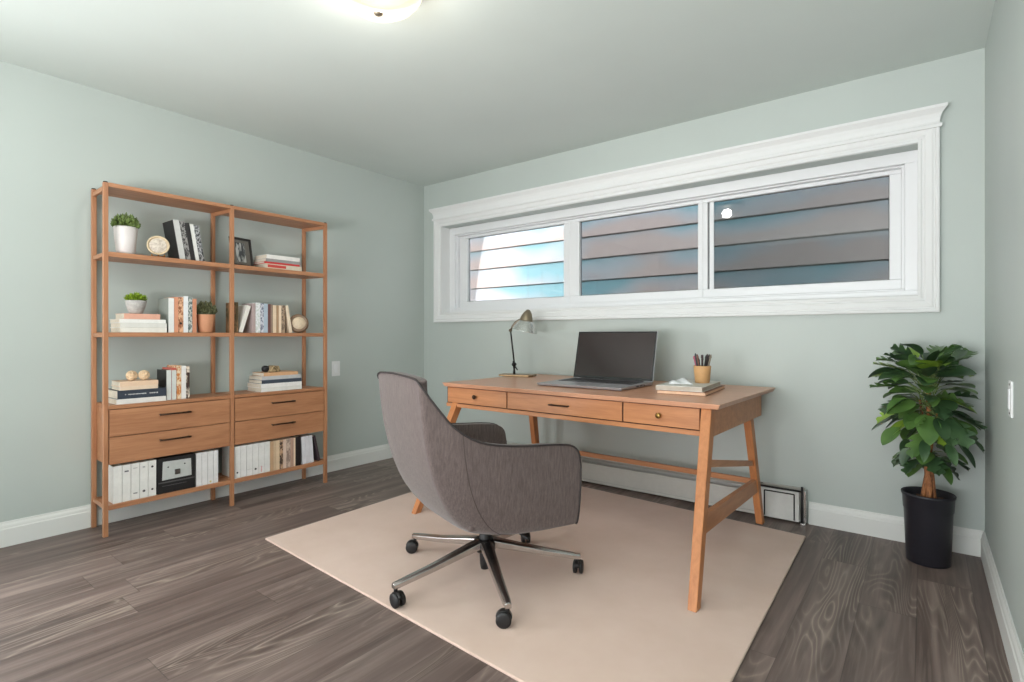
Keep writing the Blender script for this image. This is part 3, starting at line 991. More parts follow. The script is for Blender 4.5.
bm = bmesh.new(); hexa(bm, [(-0.045, -0.015, 0.008), (-0.045, 0.015, 0.008), (-0.042, 0.015, 0.008), (-0.042, -0.015, 0.008)], [(-0.009, -0.015, 0.12), (-0.009, 0.015, 0.12), (-0.006, 0.015, 0.12), (-0.006, -0.015, 0.12)])
obj('easel_back', bm, M_BLACK, t)

# wicker balls
def wicker(label, loc, r, seed):
    random.seed(seed)
    bm = bmesh.new()
    for k in range(13):
        R = Matrix.Rotation(random.uniform(0, PI), 4, 'X') @ Matrix.Rotation(random.uniform(0, PI), 4, 'Y')
        off = random.uniform(-0.35, 0.35) * r
        rr = math.sqrt(r * r - off * off) - 0.0018
        pts = [R @ Vector((rr * math.cos(a * 2 * PI / 24), rr * math.sin(a * 2 * PI / 24), off)) for a in range(25)]
        tube(bm, pts, 0.0026, 6, caps=False)
    lathe(bm, [(0, -r * 0.86), (r * 0.6, -r * 0.62), (r * 0.86, 0), (r * 0.6, r * 0.62), (0, r * 0.86)], 14)
    o = obj('wicker_ball', bm, plain((226, 198, 164), 0.7, 0, 0.2, 90), None, loc=loc, smooth=True)
    tag(o, label, 'decorative ball', 'wicker balls on the peach cream book')
wicker('small tan wicker ball, left one of the pair on the book stack', (-3.47, 1.044, ZSTACK3 + 0.0275), 0.027, 4)
wicker('small tan wicker ball, right one of the pair on the book stack', (-3.462, 1.100, ZSTACK3 + 0.0275), 0.027, 5)

# round wooden clock
t = thing('round_clock', 'small round clock with wide wooden rim and cream face on the second right shelf', 'clock', (-3.44, 2.022, S2 + E), rotz=-0.45)
Mx = Matrix.Translation((0, 0, 0.066)) @ Matrix.Rotation(math.radians(84), 4, 'Y')
bm = bmesh.new(); lathe(bm, [(0, -0.035), (0.045, -0.035), (0.060, -0.02), (0.066, 0.0), (0.060, 0.016), (0.048, 0.022), (0.043, 0.016), (0, 0.014)], 40, Mx)
obj('clock_rim', bm, wood('clock_wood', (128, 106, 86), 'y', 0.5), t, smooth=True)
bm = bmesh.new(); lathe(bm, [(0, 0.019), (0.042, 0.018), (0.044, 0.014)], 36, Mx); obj('clock_face', bm, plain((206, 186, 160), 0.5, 0, 0.12, 60), t, smooth=True)

# small knot ornament on right stack
t = thing('knot_ornament', 'small angular wooden ornament with dark end on the tan book', 'ornament', (-3.47, 1.850, ZSTACK4 + E))
bm = bmesh.new()
hexa(bm, [(-0.03, -0.045, 0), (0.03, -0.045, 0), (0.03, 0.045, 0), (-0.03, 0.045, 0)], [(-0.018, -0.02, 0.045), (0.018, -0.02, 0.045), (0.018, 0.038, 0.040), (-0.018, 0.038, 0.040)])
obj('ornament_body', bm, pattern((110, 96, 66), (166, 142, 108), 30), t, bevel=0.006)
bm = bmesh.new(); lathe(bm, [(0, -0.02), (0.016, -0.02), (0.022, -0.01), (0.022, 0.01), (0.016, 0.02), (0, 0.02)], 16, Matrix.Translation((0.004, -0.052, 0.0225)) @ Matrix.Rotation(PI / 2, 4, 'Y'))
obj('dark_end', bm, M_BLACK, t, smooth=True)
bm = bmesh.new(); tube(bm, [(0.028, -0.03, 0.004), (0.024, -0.004, 0.040), (0.029, 0.03, 0.006)], 0.004, 8); obj('rope_twist', bm, plain((190, 166, 128), 0.7), t, smooth=True)

# ------------------------------------------------------------ desk
DW, DD, DH = 1.731, 0.985, 0.762
phi = math.radians(-1.3)
desk = thing('writing_desk', 'wide wooden writing desk with three drawers and splayed legs', 'desk', (-1.548, 2.880, 0.011), phi)
DH -= 0.011
hx, hy = DW / 2, DD / 2
bm = bmesh.new()
prism(bm, [(-hx, -hy), (hx, -hy), (hx, hy), (-hx, hy)], DH - 0.024, DH)
bmesh.ops.recalc_face_normals(bm, faces=bm.faces)
for v in bm.verts:
    if v.co.z < DH - 0.01:
        v.co.x -= math.copysign(0.012, v.co.x); v.co.y -= math.copysign(0.010, v.co.y)
obj('desk_top', bm, M_DTOP, desk, bevel=0.003)
AZ0, AZ1 = 0.600, DH - 0.024
ax0, ax1 = -hx + 0.012, hx - 0.090        # apron span (front, between leg lines)
fy = -hy + 0.030
bm = bmesh.new()
bx(bm, (ax0, fy + 0.020, AZ0 + 0.024), (ax0 + 0.02, hy - 0.12, AZ1))
bx(bm, (ax1 + 0.020, fy + 0.020, AZ0), (ax1 + 0.042, hy - 0.12, AZ1))
bx(bm, (ax0 + 0.02, hy - 0.14, AZ0), (ax1 + 0.02, hy - 0.12, AZ1))
bx(bm, (ax0 + 0.02, fy + 0.02, AZ0 + 0.012), (ax1 + 0.02, hy - 0.14, AZ0 + 0.024))
obj('apron', bm, M_DX, desk)
bm = bmesh.new()
bx(bm, (ax0, fy - 0.002, AZ0), (ax1, fy + 0.02, AZ0 + 0.022))
obj('front_rail', bm, M_DX, desk, bevel=0.0015)
bm = bmesh.new()
bx(bm, (ax0 + 0.001, fy + 0.006, AZ0 + 0.022), (ax1 - 0.001, fy + 0.02, AZ1))
obj('drawer_recess', bm, M_GAP, desk)
cuts = [ax0 + 0.008, ax0 + 0.500, ax0 + 1.240, ax1 - 0.006]
for k in range(3):
    bm = bmesh.new()
    bx(bm, (cuts[k] + 0.004, fy - 0.001, AZ0 + 0.027), (cuts[k + 1] - 0.004, fy + 0.012, AZ1 - 0.005))
    d = obj('drawer', bm, M_DX, desk, bevel=0.0015)
    xc = (cuts[k] + cuts[k + 1]) / 2
    zc = (AZ0 + AZ1) / 2 + 0.012
    bm = bmesh.new()
    if k == 1:
        for s in (-1, 1):
            tube(bm, [(xc + s * 0.055, fy, zc), (xc + s * 0.055, fy - 0.022, zc)], 0.004, 8)
        tube(bm, [(xc - 0.062, fy - 0.022, zc), (xc + 0.062, fy - 0.022, zc)], 0.0045, 10)
        obj('handle', bm, M_BRONZE, d, smooth=True)
    else:
        lathe(bm, [(0, 0.026), (0.010, 0.025), (0.014, 0.020), (0.012, 0.014), (0.005, 0.010), (0.005, 0), (0, 0)], 20,
              Matrix.Translation((xc, fy, zc)) @ Matrix.Rotation(PI / 2, 4, 'X'))
        obj('knob', bm, M_BRASS if k == 2 else M_BRONZE, d, smooth=True)
def leg(xt, yt, xb, yb, wt, wb, dt, db):
    bm = bmesh.new()
    q = lambda x, y, w_, d_, z: [(x - w_ / 2, y - d_ / 2, z), (x + w_ / 2, y - d_ / 2, z), (x + w_ / 2, y + d_ / 2, z), (x - w_ / 2, y + d_ / 2, z)]
    hexa(bm, q(xb, yb, wb, db, 0), q(xt, yt, wt, dt, AZ1))
    return obj('leg', bm, M_DZ, desk, bevel=0.003)
lxr, lxl = ax1 + 0.023, ax0 + 0.078
yfb, yft = -0.795, -hy + 0.052       # front leg: foot, top
ybb, ybt = 0.345, hy - 0.145
def at(ya, yb_, z):                   # y on the leg's centre line at height z
    return ya + (yb_ - ya) * z / AZ1
leg(lxr, yft, lxr + 0.072, yfb - 0.022, 0.046, 0.036, 0.062, 0.046)
leg(lxr - 0.022, 0.215, lxr + 0.020, ybb, 0.040, 0.036, 0.062, 0.044)
leg(lxl, yft + 0.06, lxl - 0.034, yfb + 0.04, 0.046, 0.036, 0.062, 0.046)
leg(lxl + 0.06, 0.235, lxl + 0.06, ybb, 0.040, 0.036, 0.062, 0.044)
def lerp_leg(xb, yb, xt, yt, z):
    k = z / AZ1
    return xb + (xt - xb) * k, yb + (yt - yb) * k
LEGS = (((lxr + 0.072, yfb - 0.022, lxr, yft), (lxr + 0.020, ybb, lxr - 0.022, 0.215)),
        ((lxl - 0.034, yfb + 0.04, lxl, yft + 0.06), (lxl + 0.06, ybb, lxl + 0.06, 0.235)))
def rail(name, F, B, zf, zb, h, w_, mat):
    """bar between a front leg and a back leg"""
    lo, hi = [], []
    for z0, out in ((zf, 0), (zf + h, 1)):
        x, y = lerp_leg(*F, z0); x2, y2 = lerp_leg(*B, z0 - zf + zb)
        q = [(x - w_ / 2, y + 0.022, z0), (x + w_ / 2, y + 0.022, z0), (x2 + w_ / 2, y2 - 0.020, z0 - zf + zb), (x2 - w_ / 2, y2 - 0.020, z0 - zf + zb)]
        (hi if out else lo).extend(q)
    bm = bmesh.new(); hexa(bm, lo, hi)
    obj(name, bm, mat, desk, bevel=0.002)
for F_, B_ in LEGS:
    rail('side_stretcher', F_, B_, 0.238, 0.185, 0.072, 0.024, M_DY)
bm = bmesh.new()
bx(bm, (lxl + 0.078, ybb - 0.045, 0.222), (lxr - 0.010, ybb - 0.027, 0.252)); obj('back_stretcher', bm, M_DX, desk, bevel=0.002)
rail('upper_brace', LEGS[0][0], LEGS[0][1], 0.485, 0.332, 0.030, 0.012, M_DY)
DTOPZ = 0.762

# ------------------------------------------------------------ desk lamp
t = thing('desk_lamp', 'slim metal desk lamp with dome shade on the left of the desk', 'lamp', (-2.355, 3.12, DTOPZ + 0.0008), 0.35)
M_PEWTER = plain((120, 110, 96), 0.32, 0.85)
bm = bmesh.new(); prism(bm, [(-0.12, -0.07), (0.10, -0.07), (0.125, -0.045), (0.125, 0.06), (0.10, 0.075), (-0.12, 0.075), (-0.135, 0.05), (-0.135, -0.05)], 0, 0.014)
obj('lamp_base', bm, plain((150, 126, 96), 0.3, 0.8), t, bevel=0.003)
px_ = -0.03
bm = bmesh.new()
tube(bm, [(px_, 0, 0.014), (px_, 0, 0.06)], [0.010, 0.007], 12)
tube(bm, [(px_, -0.018, 0.085), (px_, 0.018, 0.085)], 0.014, 14)
tube(bm, [(px_, 0, 0.055), (px_ - 0.004, 0, 0.11)], 0.009, 10)
tube(bm, [(px_ + 0.004, -0.012, 0.08), (px_ + 0.03, -0.014, 0.045)], 0.005, 8)
obj('lower_joint', bm, M_DARKMET, t, smooth=True)
bm = bmesh.new(); tube(bm, [(px_, 0, 0.10), (px_ - 0.028, 0, 0.335)], 0.0062, 10); obj('pole', bm, M_DARKMET, t, smooth=True)
bm = bmesh.new()
tube(bm, [(px_ - 0.028, -0.012, 0.335), (px_ - 0.028, 0.012, 0.335)], 0.011, 12)
tube(bm, [(px_ - 0.028, 0, 0.335), (px_ - 0.012, 0, 0.365), (px_ + 0.010, 0, 0.392), (px_ + 0.040, 0, 0.410), (px_ + 0.072, 0, 0.412)], [0.007, 0.009, 0.010, 0.010, 0.008], 10)
obj('arm', bm, M_PEWTER, t, smooth=True)
Ms = Matrix.Translation((px_ + 0.098, 0, 0.402)) @ Matrix.Rotation(math.radians(14), 4, 'Y')
bm = bmesh.new()
lathe(bm, [(0, 0.085), (0.012, 0.083), (0.030, 0.060), (0.042, 0.032), (0.047, 0.012), (0.047, 0.0), (0.040, 0.0), (0, 0.02)], 28, Ms @ Matrix.Translation((-0.008, 0, 0)))
obj('shade_cap', bm, plain((128, 118, 98), 0.45, 0.5), t, smooth=True)
bm = bmesh.new()
lathe(bm, [(0.040, 0.004), (0.052, -0.004), (0.068, -0.022), (0.082, -0.046), (0.092, -0.070), (0.095, -0.074), (0.090, -0.072), (0.078, -0.046), (0.062, -0.022), (0.040, -0.004), (0, 0.0)], 36, Ms)
obj('lamp_shade', bm, plain((205, 208, 204), 0.22, 0.75, 0.02), t, smooth=True)
bm = bmesh.new()
lathe(bm, [(0, 0), (0.012, -0.01), (0.020, -0.03), (0.020, -0.04), (0.012, -0.055), (0, -0.06)], 16, Ms)
obj('bulb', bm, plain((240, 238, 230), 0.3), t, smooth=True)

# ------------------------------------------------------------ laptop
def laptop():
    W_, D_ = 0.55, 0.43
    t = thing('laptop', 'open grey laptop with a dark blank screen on the desk', 'laptop', (-1.548, 2.81, DTOPZ + 0.0008), math.radians(0.5))
    alu = plain((168, 166, 170), 0.4, 0.35, 0.0)
    bm = bmesh.new()
    for fx in (-0.24, 0.24):
        for fy_ in (-0.16, 0.16):
            lathe(bm, [(0, 0), (0.010, 0), (0.010, 0.004), (0, 0.004)], 12, Matrix.Translation((fx, fy_, 0)))
    obj('rubber_foot', bm, M_BLACK, t)
    bm = bmesh.new()
    hexa(bm, [(-W_ / 2 + 0.006, -D_ / 2 + 0.008, 0.003), (W_ / 2 - 0.006, -D_ / 2 + 0.008, 0.003), (W_ / 2 - 0.006, D_ / 2, 0.003), (-W_ / 2 + 0.006, D_ / 2, 0.003)],
         [(-W_ / 2, -D_ / 2, 0.017), (W_ / 2, -D_ / 2, 0.017), (W_ / 2, D_ / 2, 0.022), (-W_ / 2, D_ / 2, 0.022)])
    obj('base', bm, alu, t, bevel=0.003)
    sl = 0.005 / D_
    zt = lambda y: 0.017 + sl * (y + D_ / 2)
    bm = bmesh.new()
    hexa(bm, [(-0.245, -0.03, zt(-0.03) - 0.002), (0.245, -0.03, zt(-0.03) - 0.002), (0.245, 0.165, zt(0.165) - 0.002), (-0.245, 0.165, zt(0.165) - 0.002)],
         [(-0.245, -0.03, zt(-0.03) + 0.0006), (0.245, -0.03, zt(-0.03) + 0.0006), (0.245, 0.165, zt(0.165) + 0.0006), (-0.245, 0.165, zt(0.165) + 0.0006)])
    kb = obj('keyboard', bm, plain((124, 122, 126), 0.5), t)
    bm = bmesh.new()
    for r in range(6):
        y0 = -0.025 + r * 0.0315
        n_k = 14
        if r == 0:
            spans = [(-0.24, -0.115), (-0.11, 0.08), (0.085, 0.24)]
        else:
            wk = 0.48 / n_k
            spans = [(-0.24 + k * wk, -0.24 + (k + 1) * wk - 0.004) for k in range(n_k)]
        for a, b in spans:
            z = zt(y0 + 0.013)
            bx(bm, (a, y0, z), (b, y0 + 0.027, z + 0.003))
    obj('keys', bm, plain((56, 55, 58), 0.45), kb)
    bm = bmesh.new()
    hexa(bm, [(-0.075, -0.180, zt(-0.18) - 0.001), (0.075, -0.180, zt(-0.18) - 0.001), (0.075, -0.05, zt(-0.05) - 0.001), (-0.075, -0.05, zt(-0.05) - 0.001)],
         [(-0.075, -0.180, zt(-0.18) + 0.0005), (0.075, -0.180, zt(-0.18) + 0.0005), (0.075, -0.05, zt(-0.05) + 0.0005), (-0.075, -0.05, zt(-0.05) + 0.0005)])
    obj('touchpad', bm, plain((150, 148, 152), 0.35, 0.3), t)
    # lid, hinged at the back edge
    tilt = math.radians(14)
    H_ = 0.315
    M = Matrix.Translation((0, D_ / 2 - 0.004, 0.020)) @ Matrix.Rotation(-tilt, 4, 'X')
    bm = bmesh.new(); bx(bm, (-W_ / 2, 0, 0), (W_ / 2, 0.007, H_), M); lid = obj('lid', bm, alu, t, bevel=0.003)
    bm = bmesh.new(); bx(bm, (-W_ / 2 + 0.003, -0.0012, 0.004), (W_ / 2 - 0.003, 0.0, H_ - 0.003), M)
    obj('screen_bezel', bm, plain((18, 17, 18), 0.15), lid)
    n_ = NT('dark_glossy_screen'); f_ = n_.noise(n_.obj(), 2, 1)
    n_.set(n_.ramp(f_, [(0.3, lin((38, 27, 27))), (0.7, lin((46, 34, 32)))]), 0.06)
    bm = bmesh.new(); bx(bm, (-W_ / 2 + 0.012, -0.0018, 0.018), (W_ / 2 - 0.012, -0.0012, H_ - 0.012), M)
    obj('screen', bm, n_.m, lid)
    bm = bmesh.new(); tube(bm, [(-W_ / 2 + 0.06, D_ / 2 - 0.003, 0.020), (W_ / 2 - 0.06, D_ / 2 - 0.003, 0.020)], 0.005, 10)
    obj('hinge', bm, plain((60, 58, 60), 0.3, 0.7), t, smooth=True)
    bm = bmesh.new()
    for xx in (W_ / 2 - 0.001,):
        for y0, y1 in ((-0.02, 0.01), (0.03, 0.06), (0.08, 0.095)):
            bx(bm, (xx - 0.001, y0, 0.008), (xx + 0.0006, y1, 0.014))
    obj('port', bm, M_BLACK, t)
laptop()

# ------------------------------------------------------------ books, cup, cloth on desk
def flatbook(label, cx, cy, z, w_, d_, th, cov, pages, rz, group):
    # spine to the left (-x), opening to the right
    bm = bmesh.new(); c = 0.0022
    bx(bm, (-w_ / 2, -d_ / 2, 0), (w_ / 2, d_ / 2, c)); bx(bm, (-w_ / 2, -d_ / 2, th - c), (w_ / 2, d_ / 2, th)); bx(bm, (-w_ / 2, -d_ / 2, c), (-w_ / 2 + c, d_ / 2, th - c))
    o = obj('book', bm, cov, loc=(cx, cy, z), rot=(0, 0, rz))
    bm = bmesh.new(); bx(bm, (-w_ / 2 + c, -d_ / 2 + 0.004, c), (w_ / 2 - 0.004, d_ / 2 - 0.004, th - c)); obj('page_block', bm, pages, o)
    return tag(o, label, 'book', group)
bz = DTOPZ + 0.0008
flatbook('thin brown book lying under the grey one on the desk', -0.985, 2.865, bz, 0.245, 0.46, 0.018, plain((150, 104, 78), 0.5), plain((226, 190, 160), 0.8), 0.085, 'books under the pencil cup')
flatbook('pale grey book on top of the brown one, under the pencil cup', -0.995, 2.855, bz + 0.0186, 0.235, 0.43, 0.024, plain((205, 203, 196), 0.55), plain((186, 176, 164), 0.8), 0.085, 'books under the pencil cup')
ct = bz + 0.0186 + 0.0246
t = thing('pencil_cup', 'small kraft cup full of dark pencils on the grey book', 'cup', (-0.945, 2.905, ct))
bm = bmesh.new(); lathe(bm, [(0, 0), (0.036, 0), (0.038, 0.002), (0.045, 0.088), (0.0455, 0.092), (0.043, 0.092), (0.041, 0.086), (0.035, 0.006), (0, 0.006)], 32)
obj('cup_body', bm, plain((196, 152, 104), 0.6, 0, 0.06), t, smooth=True)
random.seed(12)
pcols = [(52, 40, 40), (44, 44, 40), (64, 48, 44), (90, 96, 80), (40, 34, 38), (176, 92, 112), (70, 56, 50), (48, 52, 60), (110, 78, 66), (58, 46, 46), (36, 34, 34), (120, 110, 96)]
pg = 'pencils in the kraft cup on the desk'
for k, c in enumerate(pcols):
    a = 2 * PI * k / len(pcols) + 0.3
    r0, r1 = 0.008 + 0.008 * (k % 2), 0.018 + 0.006 * (k % 3)
    h = 0.130 + random.uniform(0, 0.036)
    p0 = Vector((r0 * math.cos(a), r0 * math.sin(a), 0.008))
    p1 = Vector((r1 * 1.7 * math.cos(a), r1 * 1.7 * math.sin(a), h))
    bm = bmesh.new()
    d_ = (p1 - p0)
    tube(bm, [p0, p0 + d_ * 0.88, p0 + d_ * 0.885, p1], [0.0046, 0.0050, 0.0072, 0.0030 if k % 3 else 0.0064], 8)
    o = obj('pencil', bm, plain(c, 0.5), None, loc=(-0.945, 2.905, ct))
    names = ['dark brown', 'olive black', 'brown', 'sage green', 'purplish black', 'pink', 'umber', 'slate', 'reddish brown', 'dull maroon', 'black', 'greyish tan']
    tag(o, '%s pencil standing in the small kraft cup on the desk' % names[k], 'pencil', pg)
# folded cloth
bm = bmesh.new()
N = 18
gridv = []
for i in range(N + 1):
    rowv = []
    for j in range(N + 1):
        x = (i / N - 0.5); y = (j / N - 0.5)
        e = max(0, 1 - (2 * x) ** 4) * max(0, 1 - (2 * y) ** 4)
        h = 0.004 + e * (0.014 + 0.008 * math.sin(9 * x + 3 * y) + 0.006 * mnoise.noise(Vector((x * 5, y * 5, 0.3))))
        rowv.append(bm.verts.new((x * 0.115 + 0.004 * math.sin(6 * y), y * 0.12 + 0.004 * math.sin(7 * x), h)))
    gridv.append(rowv)
for i in range(N):
    for j in range(N):
        bm.faces.new((gridv[i][j], gridv[i + 1][j], gridv[i + 1][j + 1], gridv[i][j + 1]))
geo = bmesh.ops.extrude_face_region(bm, geom=list(bm.faces))
for v in [g_ for g_ in geo['geom'] if isinstance(g_, bmesh.types.BMVert)]:
    v.co.z = 0.0005
o = obj('folded_cloth', bm, plain((216, 218, 220), 0.7, 0, 0.03), None, loc=(-1.025, 2.800, ct), rot=(0, 0, 0.4), smooth=True)
tag(o, 'small pale folded cloth lying on the grey book beside the pencil cup', 'cloth')

# ------------------------------------------------------------ office chair
def cat(pts, n):
    """Catmull-Rom through pts, n samples per span"""
    P = [Vector(p) for p in pts]
    out = []
    for i in range(len(P) - 1):
        p0 = P[i - 1] if i > 0 else P[i] * 2 - P[i + 1]
        p1, p2 = P[i], P[i + 1]
        p3 = P[i + 2] if i + 2 < len(P) else P[i + 1] * 2 - P[i]
        for k in range(n):
            t = k / n
            out.append(0.5 * ((2 * p1) + (-p0 + p2) * t + (2 * p0 - 5 * p1 + 4 * p2 - p3) * t * t + (-p0 + 3 * p1 - 3 * p2 + p3) * t ** 3))
    out.append(P[-1])
    return out

def fabric_mat():
    n = NT('taupe_woven_fabric')
    v = n.obj((1, 1, 0.12))
    f = n.noise(v, 170, 3, 0.7)
    v2 = n.obj((1, 1, 1))
    f2 = n.noise(v2, 420, 2)
    c = n.ramp(n.math('ADD', n.math('MULTIPLY', f, 0.6), n.math('MULTIPLY', f2, 0.4)), [(0.36, lin((72, 60, 58))), (0.64, lin((104, 90, 87)))])
    n.set(c, 0.85)
    n.b.inputs['Sheen Weight'].default_value = 0.25
    n.b.inputs['Sheen Roughness'].default_value = 0.5
    n.bump(f, 0.25, 0.002)
    return n.m
M_FAB = fabric_mat()
M_WELT = plain((46, 39, 39), 0.7)
CX, CY = -1.516, 1.768
RUGZ = 0.011
ch = thing('office_chair', 'grey-brown upholstered swivel armchair with chrome five-star base', 'office chair', (CX, CY, RUGZ), math.radians(70 - 90))
# right half: (top point, bottom point, bulge) from the back centre to the arm front
half = [((0.000, -0.415, 0.902), (0.00, -0.120)),
        ((0.120, -0.412, 0.898), (0.08, -0.118)),
        ((0.205, -0.404, 0.890), (0.14, -0.110)),
        ((0.234, -0.396, 0.868), (0.18, -0.095)),
        ((0.252, -0.348, 0.798), (0.21, -0.070)),
        ((0.276, -0.280, 0.712), (0.238, -0.030)),
        ((0.293, -0.190, 0.655), (0.255, 0.010)),
        ((0.303, -0.090, 0.632), (0.266, 0.060)),
        ((0.308, 0.020, 0.620), (0.275, 0.120)),
        ((0.310, 0.140, 0.612), (0.280, 0.180)),
        ((0.310, 0.225, 0.600), (0.284, 0.232)),
        ((0.309, 0.268, 0.570), (0.286, 0.262)),
        ((0.307, 0.284, 0.510), (0.286, 0.274))]
ZB = 0.262
def column(T_, B_):
    T_ = Vector(T_)
    pts = []
    n = 12
    for k in range(n + 1):
        s = k / n
        z = T_.z + (ZB - T_.z) * (1 - (1 - s) ** 1.35)
        # horizontal run-in happens mostly near the bottom
        q = (T_.z - z) / max(1e-6, (T_.z - ZB))
        e = 0.16 * q + 0.84 * (1 - math.sqrt(max(0.0, 1 - q ** 2.6)))
        pts.append(Vector((T_.x + (B_[0] - T_.x) * e, T_.y + (B_[1] - T_.y) * e, z)))
    return pts
cols_c = []
top_r = cat([h[0] for h in half], 3)
bot_r = cat([(h[1][0], h[1][1], 0) for h in half], 3)
rightc = [column(t_, (b_.x, b_.y)) for t_, b_ in zip(top_r, bot_r)]
leftc = [[Vector((-p.x, p.y, p.z)) for p in c] for c in rightc[1:]]
allc = list(reversed(leftc)) + rightc
bm = bmesh.new()
V = [[bm.verts.new(p) for p in c] for c in allc]
for i in range(len(V) - 1):
    for k in range(len(V[0]) - 1):
        bm.faces.new((V[i][k], V[i][k + 1], V[i + 1][k + 1], V[i + 1][k]))
bmesh.ops.recalc_face_normals(bm, faces=bm.faces)
# make normals point outward (away from the seat centre)
f0 = bm.faces[0]
bm.faces.ensure_lookup_table()
tot = sum((f.calc_center_median() - Vector((0, 0, 0.5))).dot(f.normal) for f in bm.faces)
if tot < 0:
    bmesh.ops.reverse_faces(bm, faces=bm.faces)
me = bpy.data.meshes.new('seat_shell'); bm.to_mesh(me); bm.free()
me.materials.append(M_FAB)
sh = bpy.data.objects.new('seat_shell', me); COL.objects.link(sh); sh.parent = ch
md = sh.modifiers.new('solid', 'SOLIDIFY'); md.thickness = 0.036; md.offset = -1; md.use_even_offset = False
md = sh.modifiers.new('bevel', 'BEVEL'); md.width = 0.010; md.segments = 3; md.limit_method = 'ANGLE'; md.angle_limit = math.radians(50)
for p in me.polygons:
    p.use_smooth = True
# piping along the outer edge of shell
edge = [c[0] for c in allc]
front_r = [p for p in rightc[-1]]
front_l = [p for p in leftc[-1]]
bm = bmesh.new()
path = list(reversed(front_l))[:-1] + edge + front_r[1:]
cen = Vector((0, 0, 0.55))
tube(bm, [p + (Vector((p.x, p.y, 0)).normalized() * 0.0015) for p in path], 0.0042, 8)
obj('piping', bm, M_WELT, sh, smooth=True)
# back seams
bm = bmesh.new()
bm.free()
M_SEAM = plain((70, 58, 56), 0.8)
for c in (rightc[16], leftc[15]):
    bm = bmesh.new()
    tube(bm, [p - Vector((p.x, p.y, 0)).normalized() * 0.0004 for p in c], 0.0018, 6)
    obj('seam', bm, M_SEAM, sh, smooth=True)
# underside
bm = bmesh.new()
inner = [Vector((c[-1].x, c[-1].y, ZB + 0.002)) for c in allc]
vs = [bm.verts.new(p) for p in inner]
vs2 = [bm.verts.new(p + Vector((0, 0, 0.03))) for p in inner]
bm.faces.new(vs); bm.faces.new(vs2)
for i in range(len(vs)):
    j = (i + 1) % len(vs)
    bm.faces.new((vs[i], vs[j], vs2[j], vs2[i]))
obj('underside_panel', bm, M_FAB, ch)
# seat cushion
def cushion(name, lo, hi, parent, puff=0.02):
    bm = bmesh.new()
    bx(bm, lo, hi)
    bmesh.ops.subdivide_edges(bm, edges=bm.edges, cuts=6, use_grid_fill=True)
    c = Vector([(a + b) / 2 for a, b in zip(lo, hi)]); hlf = Vector([(b - a) / 2 for a, b in zip(lo, hi)])
    for v in bm.verts:
        r = [(v.co[i] - c[i]) / hlf[i] for i in range(3)]
        if abs(r[2]) > 0.99:
            v.co.z += math.copysign(puff, r[2]) * (1 - r[0] ** 2) * (1 - r[1] ** 2)
    return obj(name, bm, M_FAB, parent, smooth=True, bevel=0.018, seg=3)
cushion('seat_cushion', (-0.235, -0.20, 0.295), (0.235, 0.262, 0.46), ch, 0.018)
# mechanism and base
bm = bmesh.new()
lathe(bm, [(0, 0.262), (0.085, 0.262), (0.085, 0.245), (0.035, 0.225), (0.030, 0.190), (0, 0.190)], 24, Matrix.Translation((0, -0.0, 0)))
bx(bm, (-0.06, -0.10, 0.240), (0.06, 0.12, 0.2625))
obj('tilt_mechanism', bm, M_BLACK, ch, smooth=False)
bm = bmesh.new(); tube(bm, [(0.05, 0.05, 0.235), (0.16, 0.07, 0.228), (0.22, 0.08, 0.215)], [0.005, 0.005, 0.008], 8)
obj('adjustment_lever', bm, M_BLACK, ch, smooth=True)
bm = bmesh.new(); lathe(bm, [(0, 0.235), (0.024, 0.235), (0.026, 0.16), (0.022, 0.06), (0.018, 0.035), (0, 0.035)], 24)
obj('gas_lift', bm, M_BLACK, ch, smooth=True)
bm = bmesh.new(); lathe(bm, [(0.024, 0.165), (0.044, 0.165), (0.052, 0.155), (0.050, 0.125), (0.040, 0.112), (0.022, 0.112)], 28)
base = obj('hub', bm, M_DARKMET, ch, smooth=True)
angs_world = [(-105, 0.425), (-38, 0.420), (40, 0.412), (102, 0.43), (182, 0.437)]
R0 = 0.415
